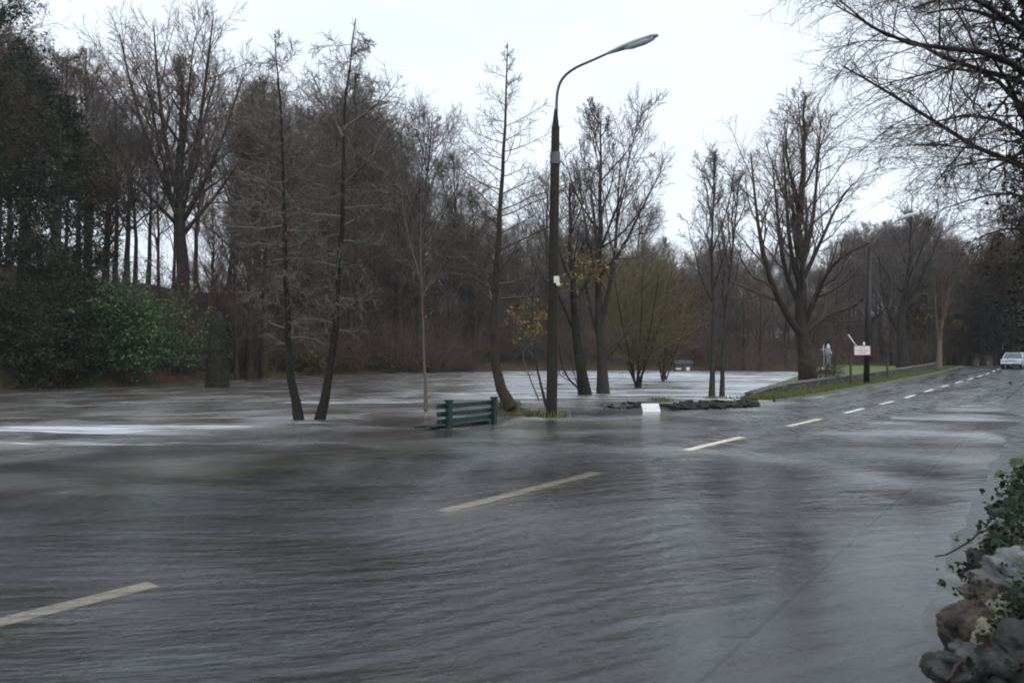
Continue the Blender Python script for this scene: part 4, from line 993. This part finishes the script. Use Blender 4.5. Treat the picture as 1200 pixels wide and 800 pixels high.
b = MB(); b.box((0, 0, .5), (.95, .95, 1.3), Matrix.Rotation(R(52), 4, 'Z'), bev=.04).build('shaft', M['stone_wet'], pil)
b = MB(); b.box((0, 0, 1.2), (1.1, 1.1, .12), Matrix.Rotation(R(52), 4, 'Z'), bev=.03).build('cap', M['stone_wet'], pil)

# rubble of the wall's broken end in the water
r_ = random.Random(12); b = MB()
for k in range(230):
    t = r_.random() ** .8; px = 700 + 185 * t; py = 477 - 7 * t + r_.uniform(-4, 3) + (4 if t > .3 else 0)
    if 748 < px < 780 and py > 476: continue
    q = gp(px, py, 0); sz = r_.uniform(.06, .24) * (.6 + .45 * t)
    b.rock((q[0], q[1], r_.uniform(-.08, .02) + .1 * t), (sz * 1.4, sz, sz * .5), k, .5, 2)
o = b.build('rubble', M['stone_wet'], smooth=False); tag(o, 'dark broken stones where the low wall sinks into the flood', 'rubble', None, 'stuff')
rng = np.random.RandomState(28)
tufts('rubble_moss', [gp(776 + r_.uniform(-8, 8), 470 + r_.uniform(-2, 3), .2) for _ in range(9)] + [gp(r_.uniform(830, 880), 467, .12) for _ in range(12)], .12, M['grass'], 'moss and grass on the broken stones', 'stuff', per=18, spread=.2)
# white board
q = gp(764, 482.5, 0.0)
board = empty('white_board', (float(q[0]), float(q[1]), 0), R(6)); tag(board, 'small white slab leaning on the broken stones in the flood', 'board')
b = MB(); b.box((0, .12, .13), (.62, .05, .36), Matrix.Rotation(R(-38), 4, 'X'), bev=.012).build('panel', M['white_paint'], board)
b = MB(); b.box((0, .10, .115), (.56, .05, .02), Matrix.Rotation(R(-38), 4, 'X'), bev=.004).build('rib', M['cream_plastic'], board)

# grass of verge and lawn
pts = []
for k in range(2600):
    sv = 33 + 66 * r_.random() ** 1.5; uv = r_.uniform(-5.95, -4.45); X, Y = xy(sv, uv); pts.append((float(X), float(Y), float(zroad(sv)) + .09))
rng = np.random.RandomState(38)
tufts('verge_grass', pts, .14, M['grass'], 'grass of the verge', 'stuff', per=9, spread=.12)

# ------------------------------------------------------------------ sign and lamp post by the lawn
q = gp(1014.5, 442, .55); 
YS = 47.0; q = at(1015, 440, YS); z = H(q[0], q[1])
post = empty('lamp_post', (float(q[0]), float(q[1]), z)); tag(post, 'black wooden lamp post behind the low wall carrying the white sign', 'lamp post')
qt = at(1019, 290, YS)
b = MB(); b.tube([(0, 0, -.2), (qt[0] - q[0], 0, qt[2] - z)], [.20, .14], 12).build('pole', M['black_pole'], post, smooth=True)
pa = [at(1019, 292, YS) - q, at(1030, 275, YS) - q, at(1045, 262, YS) - q, at(1056, 256, YS) - q]
for p in pa: p[2] += q[2] - z
b = MB(); b.tube(resample(pa, 12), .04, 8).build('arm', M['arm_metal'], post, smooth=True)
pa = [at(1054, 257, YS) - q, at(1064, 252.5, YS) - q, at(1077, 249, YS) - q]
for p in pa: p[2] += q[2] - z
b = MB(); b.tube(pa, [.09, .13, .07], 10).build('lamp_head', M['lamp_shell'], post, smooth=True)
pb = at(1012.6, 402.5, YS - .25) - q; pb[2] += q[2] - z
b = MB(); b.box(pb, (.13, .06, .22), bev=.01).build('plate', M['white_paint'], post)
pa = [at(1008, 410, YS) - q, at(1001, 402, YS) - q, at(994, 392, YS) - q]
for p in pa: p[2] += q[2] - z
b = MB(); b.tube(pa, [.03, .05, .05], 8).build('bracket', M['lamp_shell'], post, smooth=True)
qs = at(1010.5, 410.5, YS - .3)
sign = empty('notice_sign', (float(qs[0]), float(qs[1]), float(qs[2])), R(-12)); tag(sign, 'white notice with three lines of red lettering on the black post', 'sign')
W_, H_ = 1.06, .66
b = MB(); b.box((0, 0, 0), (W_, .03, H_), bev=.004).build('panel', M['white_paint'], sign)
b = MB()
for x, zc_, w, h in ((0, H_ / 2 - .02, W_ - .01, .03), (0, -H_ / 2 + .02, W_ - .01, .03), (-W_ / 2 + .02, 0, .03, H_ - .08), (W_ / 2 - .025, 0, .045, H_ - .08)): b.box((x, -.018, zc_), (w, .008, h), bev=0)
b.build('border', M['red_paint'], sign)
b = MB(); r2 = random.Random(2)
for row, (zc_, n) in enumerate(((.17, 5), (0, 12), (-.17, 6))):
    for k in range(n):
        x = (k - (n - 1) / 2) * .068; hh_ = r2.choice([.075, .075, .1])
        b.box((x - .016, -.018, zc_ + (hh_ - .075) / 2), (.013, .006, hh_), bev=0)
        b.box((x + .004, -.018, zc_ + r2.choice([-.03, 0, .03])), (.026, .006, .013), bev=0)
        if r2.random() < .6: b.box((x + .023, -.018, zc_), (.011, .006, .07), bev=0)
b.build('lettering', M['red_paint'], sign)
for px, pt, pb_, Y, lab in ((997, 416, 441, 44.5, 'short brown wooden post behind the low wall, left of the sign'), (1040, 417, 433, 52, 'short brown wooden post behind the low wall, right of the sign')):
    q = at(px, pb_, Y); zz = H(q[0], q[1]); ht = at(px, pt, Y)[2] - zz
    b = MB(); b.box((0, 0, ht / 2 - .1), (.12, .12, ht + .2), bev=.012)
    o = b.build('wooden_post', M['post_wood'], None, (float(q[0]), float(q[1]), zz)); tag(o, lab, 'post', None)

# ------------------------------------------------------------------ shrine on the lawn
YM = 66; q = at(973, 434.5, YM); z = H(q[0], q[1])
pl = empty('shrine_plinth', (float(q[0]), float(q[1]), z)); tag(pl, 'low round stone plinth on the lawn under the statue', 'plinth')
b = MB(); b.tube([(.1, 0, -.3), (.1, 0, .22), (.1, 0, .24)], [1.25, 1.2, 1.12], 28).build('drum', M['stone_grey'], pl)
b = MB(); b.tube([(.1, 0, .236), (.1, 0, .31)], [1.0, .95], 28).build('step', M['stone_pale'], pl)
qs = at(971, 431, YM)
st = empty('statue', (float(qs[0]), float(qs[1]), z + .3)); tag(st, 'pale blue robed statue standing on the round plinth', 'statue')
hs_ = at(970, 403, YM)[2] - z - .3
def ell(zc, a, b_, cx=0): return [(cx + math.cos(t * .5236) * a, math.sin(t * .5236) * b_, zc) for t in range(12)]
k = hs_ / 1.95
b = MB(); b.loft([ell(0, .22, .2), ell(.1, .2, .18)]).build('base', M['statue_white'], st)
b = MB(); b.loft([ell(.1 * k, .2, .19), ell(.5 * k, .21, .18), ell(.95 * k, .2, .16), ell(1.2 * k, .22, .17), ell(1.42 * k, .25, .16), ell(1.56 * k, .2, .13), ell(1.62 * k, .075, .075), ell(1.68 * k, .085, .09), ell(1.78 * k, .105, .115), ell(1.88 * k, .09, .1), ell(1.94 * k, .03, .03)]).build('robed_figure', M['statue_blue'], st, smooth=True)
b = MB(); b.loft([ell(1.5 * k, .23, .18, 0), ell(1.7 * k, .14, .15), ell(1.85 * k, .12, .14), ell(1.96 * k, .04, .05)]).build('veil', M['statue_white'], st, smooth=True)
for sx in (-1, 1): MB().tube([(sx * .22, 0, 1.42 * k), (sx * .26, -.1, 1.15 * k), (sx * .04, -.2, 1.22 * k)], [.075, .065, .045], 8).build('arm', M['statue_blue'], st, smooth=True)
qc = at(965.5, 431, YM - .1)
cr_ = empty('cross', (float(qc[0]), float(qc[1]), z + .3)); tag(cr_, 'thin white cross beside the blue statue', 'cross')
hc = at(966, 404, YM)[2] - z - .3
b = MB(); b.box((0, 0, hc / 2), (.06, .06, hc), bev=.006).build('upright', M['statue_white'], cr_)
b = MB(); b.box((0, -.001, hc * .82), (.55, .05, .06), bev=.006).build('crossbar', M['statue_white'], cr_)
b = MB(); b.rock((0, 0, .14), (.34, .26, .2), 5, .3, 3); o = b.build('white_stone', M['statue_white'], None, (float(qc[0]) - .25, float(qc[1]) - .1, z + .29), True); tag(o, 'rounded white stone on the plinth at the foot of the cross', 'stone')

# ------------------------------------------------------------------ low dark shed across the river
YH = 99; q = at(800, 437, YH); z = .95
sh = empty('river_shed', (float(q[0]), float(q[1]), z), R(-4)); tag(sh, 'low dark shed at the water edge across the river', 'shed')
b = MB(); b.box((0, 0, .35), (2.3, 1.8, 1.3), bev=.02).build('wall', M['shed_wall'], sh)
b = MB(); b.loft([[(-1.3, -1.1, .98), (-1.3, 1.1, .98), (-1.3, 0, 1.55)], [(1.3, -1.1, .98), (1.3, 1.1, .98), (1.3, 0, 1.55)]]).build('roof', M['slate'], sh)
b = MB(); b.box((.6, -.92, .3), (.5, .04, .5), bev=.006).build('door', M['white_paint'], sh)
b = MB(); b.box((-.75, -.92, .3), (.8, .04, .2), bev=.006).build('window', M['white_paint'], sh)

# ------------------------------------------------------------------ car
def car(px, py, Y, rzc):
    q = at(px, py, Y); s_c, u_c = su(q[0], q[1]); z = float(road_z(np.array(s_c), np.array(u_c)))
    e = empty('parked_car', (float(q[0]), float(q[1]), z), rzc); tag(e, 'silver off-road car facing the camera where the road crests', 'car')
    # length along x (front at +x), width y
    def sec(x, w, zl, zh, r=.08):
        return [(x, -w, zl), (x, -w, zh - r), (x, -w + r, zh), (x, w - r, zh), (x, w, zh - r), (x, w, zl)]
    b = MB(); b.loft([sec(-2.25, .8, .5, .95), sec(-2.15, .9, .42, 1.08), sec(-1.2, .93, .4, 1.1), sec(.7, .93, .4, 1.1), sec(.95, .93, .4, 1.08), sec(2.0, .88, .42, 1.0), sec(2.2, .8, .45, .9)]).build('body', M['car_paint'], e)
    b = MB()
    for sgn in (-1, 1): b.tube([(-.9, sgn * .74, 1.66), (.0, sgn * .72, 1.7), (.25, sgn * .72, 1.66), (.92, sgn * .86, 1.09)], .045, 6)
    b.loft([sec(-2.05, .78, 1.08, 1.14, .02), sec(-1.95, .72, 1.5, 1.66, .06), sec(-.6, .73, 1.6, 1.74, .06), sec(.22, .7, 1.58, 1.69, .06)]).build('roof', M['car_paint'], e)
    b = MB(); b.loft([[(.28, -.66, 1.62), (.28, .66, 1.62), (.24, .66, 1.6), (.24, -.66, 1.6)], [(.92, -.8, 1.1), (.92, .8, 1.1), (.86, .8, 1.09), (.86, -.8, 1.09)]]).build('windscreen', M['car_glass'], e)
    for sgn in (-1, 1):
        b = MB(); b.loft([[(-1.95, sgn * .9, 1.1), (.82, sgn * .9, 1.1), (.82, sgn * .86, 1.1), (-1.95, sgn * .86, 1.1)], [(-1.8, sgn * .76, 1.58), (.2, sgn * .74, 1.6), (.2, sgn * .70, 1.6), (-1.8, sgn * .72, 1.58)]]).build('window', M['car_glass'], e)
        b = MB(); b.box((2.12, sgn * .62, .84), (.16, .3, .17), bev=.03).build('headlight', M['headlight'], e)
        b = MB(); b.box((.82, sgn * 1.02, 1.16), (.14, .2, .17), bev=.03).build('mirror', M['trim'], e)
    b = MB(); b.box((2.17, 0, .84), (.12, .8, .16), bev=.02).build('grille', M['galv'], e)
    b = MB(); b.box((2.22, 0, .56), (.24, 1.72, .24), bev=.06).build('bumper', M['car_paint'], e)
    b = MB(); b.box((2.25, 0, .42), (.14, 1.3, .14), bev=.03).build('lower_grille', M['trim'], e)
    b = MB(); b.box((2.345, 0, .56), (.02, .5, .11), bev=.003).build('number_plate', M['white_paint'], e)
    for x in (-1.35, 1.4):
        for sgn in (-1, 1):
            b = MB(); b.tube([(x, sgn * .68, .36), (x, sgn * .92, .36)], .37, 20); w = b.build('wheel', M['rubber'], e)
            b = MB(); b.tube([(x, sgn * .915, .36), (x, sgn * .935, .36)], .23, 16).build('rim', M['galv'], w)
    return e
qc = xy(91, 1.2); YC = float(qc[1])
car(1189, 431, YC, math.atan2(-DY, -DX) + R(-8))

# ------------------------------------------------------------------ roadside wall at the near right, with ivy
rw = empty('roadside_wall', (0, 0, 0)); tag(rw, 'rough ivied rubble wall at the near edge of the pavement', 'wall')
def wp(s, u, z):
    x, y = xy(s, u); return np.array([float(x), float(y), z])
s = np.arange(1.6, 40, .25); Vs = []; rng = np.random.RandomState(4)
prof = [(5.02, -.1), (5.06, .12), (5.1, .28), (5.16, .4), (5.3, .46), (5.7, .5)]
for uu, zz in prof:
    X, Y = xy(s, uu + rng.randn(len(s)) * .03); Vs.append(np.stack([X, Y, zroad(s) + .08 + zz + rng.randn(len(s)) * .03], 1))
V = np.stack(Vs, 1).reshape(-1, 3)
link('core', mesh_np('core', V, [grid_faces(len(s), 6), np.array([[0, 1, 2, 3], [0, 3, 4, 5]])], M['stone_wet']), rw)
stones = [('stone_pale', 1188, 683, 3.28, (.17, .15, .13)), ('stone_brown', 1141, 735, 3.12, (.115, .11, .17)), ('stone_cream', 1176, 744, 3.02, (.15, .13, .12)), ('stone_dark', 1186, 790, 2.86, (.22, .16, .11)),
          ('stone_dark', 1140, 800, 2.95, (.16, .13, .10)), ('stone_brown', 1160, 705, 3.2, (.12, .11, .07)), ('stone_dark', 1205, 730, 3.05, (.14, .14, .12)), ('stone_grey', 1158, 772, 2.98, (.12, .11, .06)), ('stone_dark', 1128, 765, 3.12, (.08, .09, .10)),
          ('stone_grey', 1188, 640, 3.75, (.16, .14, .12)), ('stone_dark', 1170, 668, 3.6, (.13, .12, .10)), ('stone_dark', 1212, 612, 4.3, (.2, .16, .14)), ('stone_grey', 1215, 690, 3.2, (.14, .14, .12)), ('stone_dark', 1210, 780, 2.8, (.16, .14, .13))]
for i, (mt, px, py, Y, sz) in enumerate(stones):
    p = at(px, py, Y) + np.array([.03, .05, 0]); b = MB(); b.rock((0, 0, 0), sz, 50 + i, .55, 5)
    b.build('stone', M[mt], rw, tuple(p), True)
def ivy():
    rng = np.random.RandomState(14); e = empty('ivy_plant', tuple(wp(4.2, 5.1, .0))); tag(e, 'dark ivy trailing over the roadside rubble wall', 'ivy'); off = np.array(e.location)
    G = Geo(); C = []
    runs = []
    for k in range(70):
        s0 = 3.75 + rng.rand() ** 1.2 * 6.0; u0 = 5.3 + rng.rand() * .3
        pts = [wp(s0, u0, .52 + .12 * rng.rand()), wp(s0 - .05 + rng.randn() * .1, 5.2, .55 + .1 * rng.rand()), wp(s0 - .1 + rng.randn() * .12, 5.08 - .05 * rng.rand(), .4 - .1 * rng.rand()), wp(s0 - .12 + rng.randn() * .15, 5.04 - .05 * rng.rand(), .12 + .2 * rng.rand())]
        runs.append((np.array(pts), .0032, 110 if s0 > 3.7 else 16))
    # the long runner reaching out over the pavement and its neighbours
    runs.append((np.array([at(1192, 600, 4.3), at(1165, 614, 4.1), at(1140, 630, 4.0), at(1120, 644, 3.9), at(1108, 655, 3.85), at(1099, 657, 3.85), at(1097, 653, 3.85)]), .0095, 5))
    runs.append((np.array([at(1110, 800, 2.9), at(1122, 778, 2.95), at(1135, 772, 3.0), at(1165, 771, 3.05), at(1200, 776, 3.1)]), .009, 7))
    runs.append((np.array([at(1205, 625, 3.6), at(1190, 640, 3.6), at(1183, 655, 3.55)]), .008, 2))
    runs.append((np.array([at(1158, 702, 3.2), at(1180, 712, 3.15), at(1200, 712, 3.1)]), .006, 3))
    runs.append((np.array([at(1150, 670, 3.6), at(1138, 684, 3.5), at(1135, 705, 3.4), at(1139, 716, 3.4)]), .004, 9))
    for pts, r, n in runs:
        q = resample(pts, 12)[None]; q = q + rng.randn(*q.shape) * .006; G.add(*tubes(q, np.full((1, 12), r) * np.linspace(1, .5, 12)[None], 6))
        C.append(q[0][rng.randint(0, 12, n)] + rng.randn(n, 3) * np.array([.05, .05, .045]))
    # leaf clusters by the pavement edge and the sprig at the top
    for px, py, Y, n, sp in [(1174, 655, 3.5, 90, .055), (1188, 630, 3.75, 150, .07), (1199, 604, 4.05, 170, .08), (1206, 575, 4.5, 150, .075), (1152, 668, 3.5, 45, .05), (1134, 690, 3.35, 16, .05), (1190, 650, 3.45, 60, .08), (1185, 715, 3.05, 30, .07), (1165, 690, 3.15, 22, .06), (1180, 765, 2.75, 22, .07), (1142, 678, 3.5, 26, .06), (1152, 660, 3.55, 30, .06), (1172, 640, 3.7, 50, .06), (1186, 615, 3.9, 60, .06), (1197, 600, 4.1, 80, .07)]:
        C.append(at(px, py, Y) + rng.randn(n, 3) * sp)
    link('stems', G.mesh('stems', M['stem']), e); 
    for g_ in link_fix: pass
    C = np.concatenate(C) - off
    n = len(C); a = rng.rand(n) * 6.28; el = rng.randn(n) * .6 - .5
    t = np.stack([np.cos(a) * np.cos(el), np.sin(a) * np.cos(el), np.sin(el)], 1); up = nrm(rng.randn(n, 3) * .7 + np.array([-.3, -.5, 1.])); bb_ = nrm(np.cross(up, t)); w = np.cross(t, bb_)
    shp = np.array([(0, 0, 0), (.12, .34, .03), (.42, .5, .05), (.55, .26, .02), (1.0, 0, -.05), (.55, -.26, .02), (.42, -.5, .05), (.12, -.34, .03)])
    sz = (.016 + .026 * rng.rand(n) ** 1.5)[:, None, None]
    V = C[:, None, :] + sz * (shp[None, :, 0:1] * t[:, None, :] + shp[None, :, 1:2] * bb_[:, None, :] + shp[None, :, 2:3] * w[:, None, :]) * 1.15
    i = np.arange(n)[:, None] * 8
    F = np.concatenate([np.concatenate([i, i + 1, i + 2, i + 3], 1), np.concatenate([i, i + 3, i + 4, i + 5], 1), np.concatenate([i, i + 5, i + 6, i + 7], 1)])
    link('leaves', mesh_np('leaves', V.reshape(-1, 3), [F], M['leaf_ivy'], False), e)
    st_ = [c for c in e.children if c.name.startswith('stems')][0]; st_.location = -off
    q = at(1188, 549, 4.9) - off; b = MB(); b.tube([q + np.array([.1, 0, -.2]), q], .004, 6).build('stems', M['stem'], e)
    V, F = leaf_geo(q + rng.randn(9, 3) * .035, .06, rng, 1.2); link('young_leaves', mesh_np('young_leaves', V, [F], M['leaf_bright'], False), e)
link_fix = []
ivy()

# ------------------------------------------------------------------ rain haze
def haze():
    x0, x1, y0, y1, z0, z1 = -2600, 2600, -120, 3600, -4, 60
    m, nt = new_mat('haze'); b = NB(nt)
    v = b.n('VolumePrincipled', {'Color': (.90, .91, .92, 1), 'Density': HAZE, 'Anisotropy': .2})
    b.nt.links.new(v.outputs[0], b.n('OutputMaterial').inputs['Volume'])
    bm = MB(); bm.box(((x0 + x1) / 2, (y0 + y1) / 2, (z0 + z1) / 2), (x1 - x0, y1 - y0, z1 - z0), bev=0)
    o = bm.build('haze', m); tag(o, 'thin rain haze over the whole place', kind='stuff')
haze()
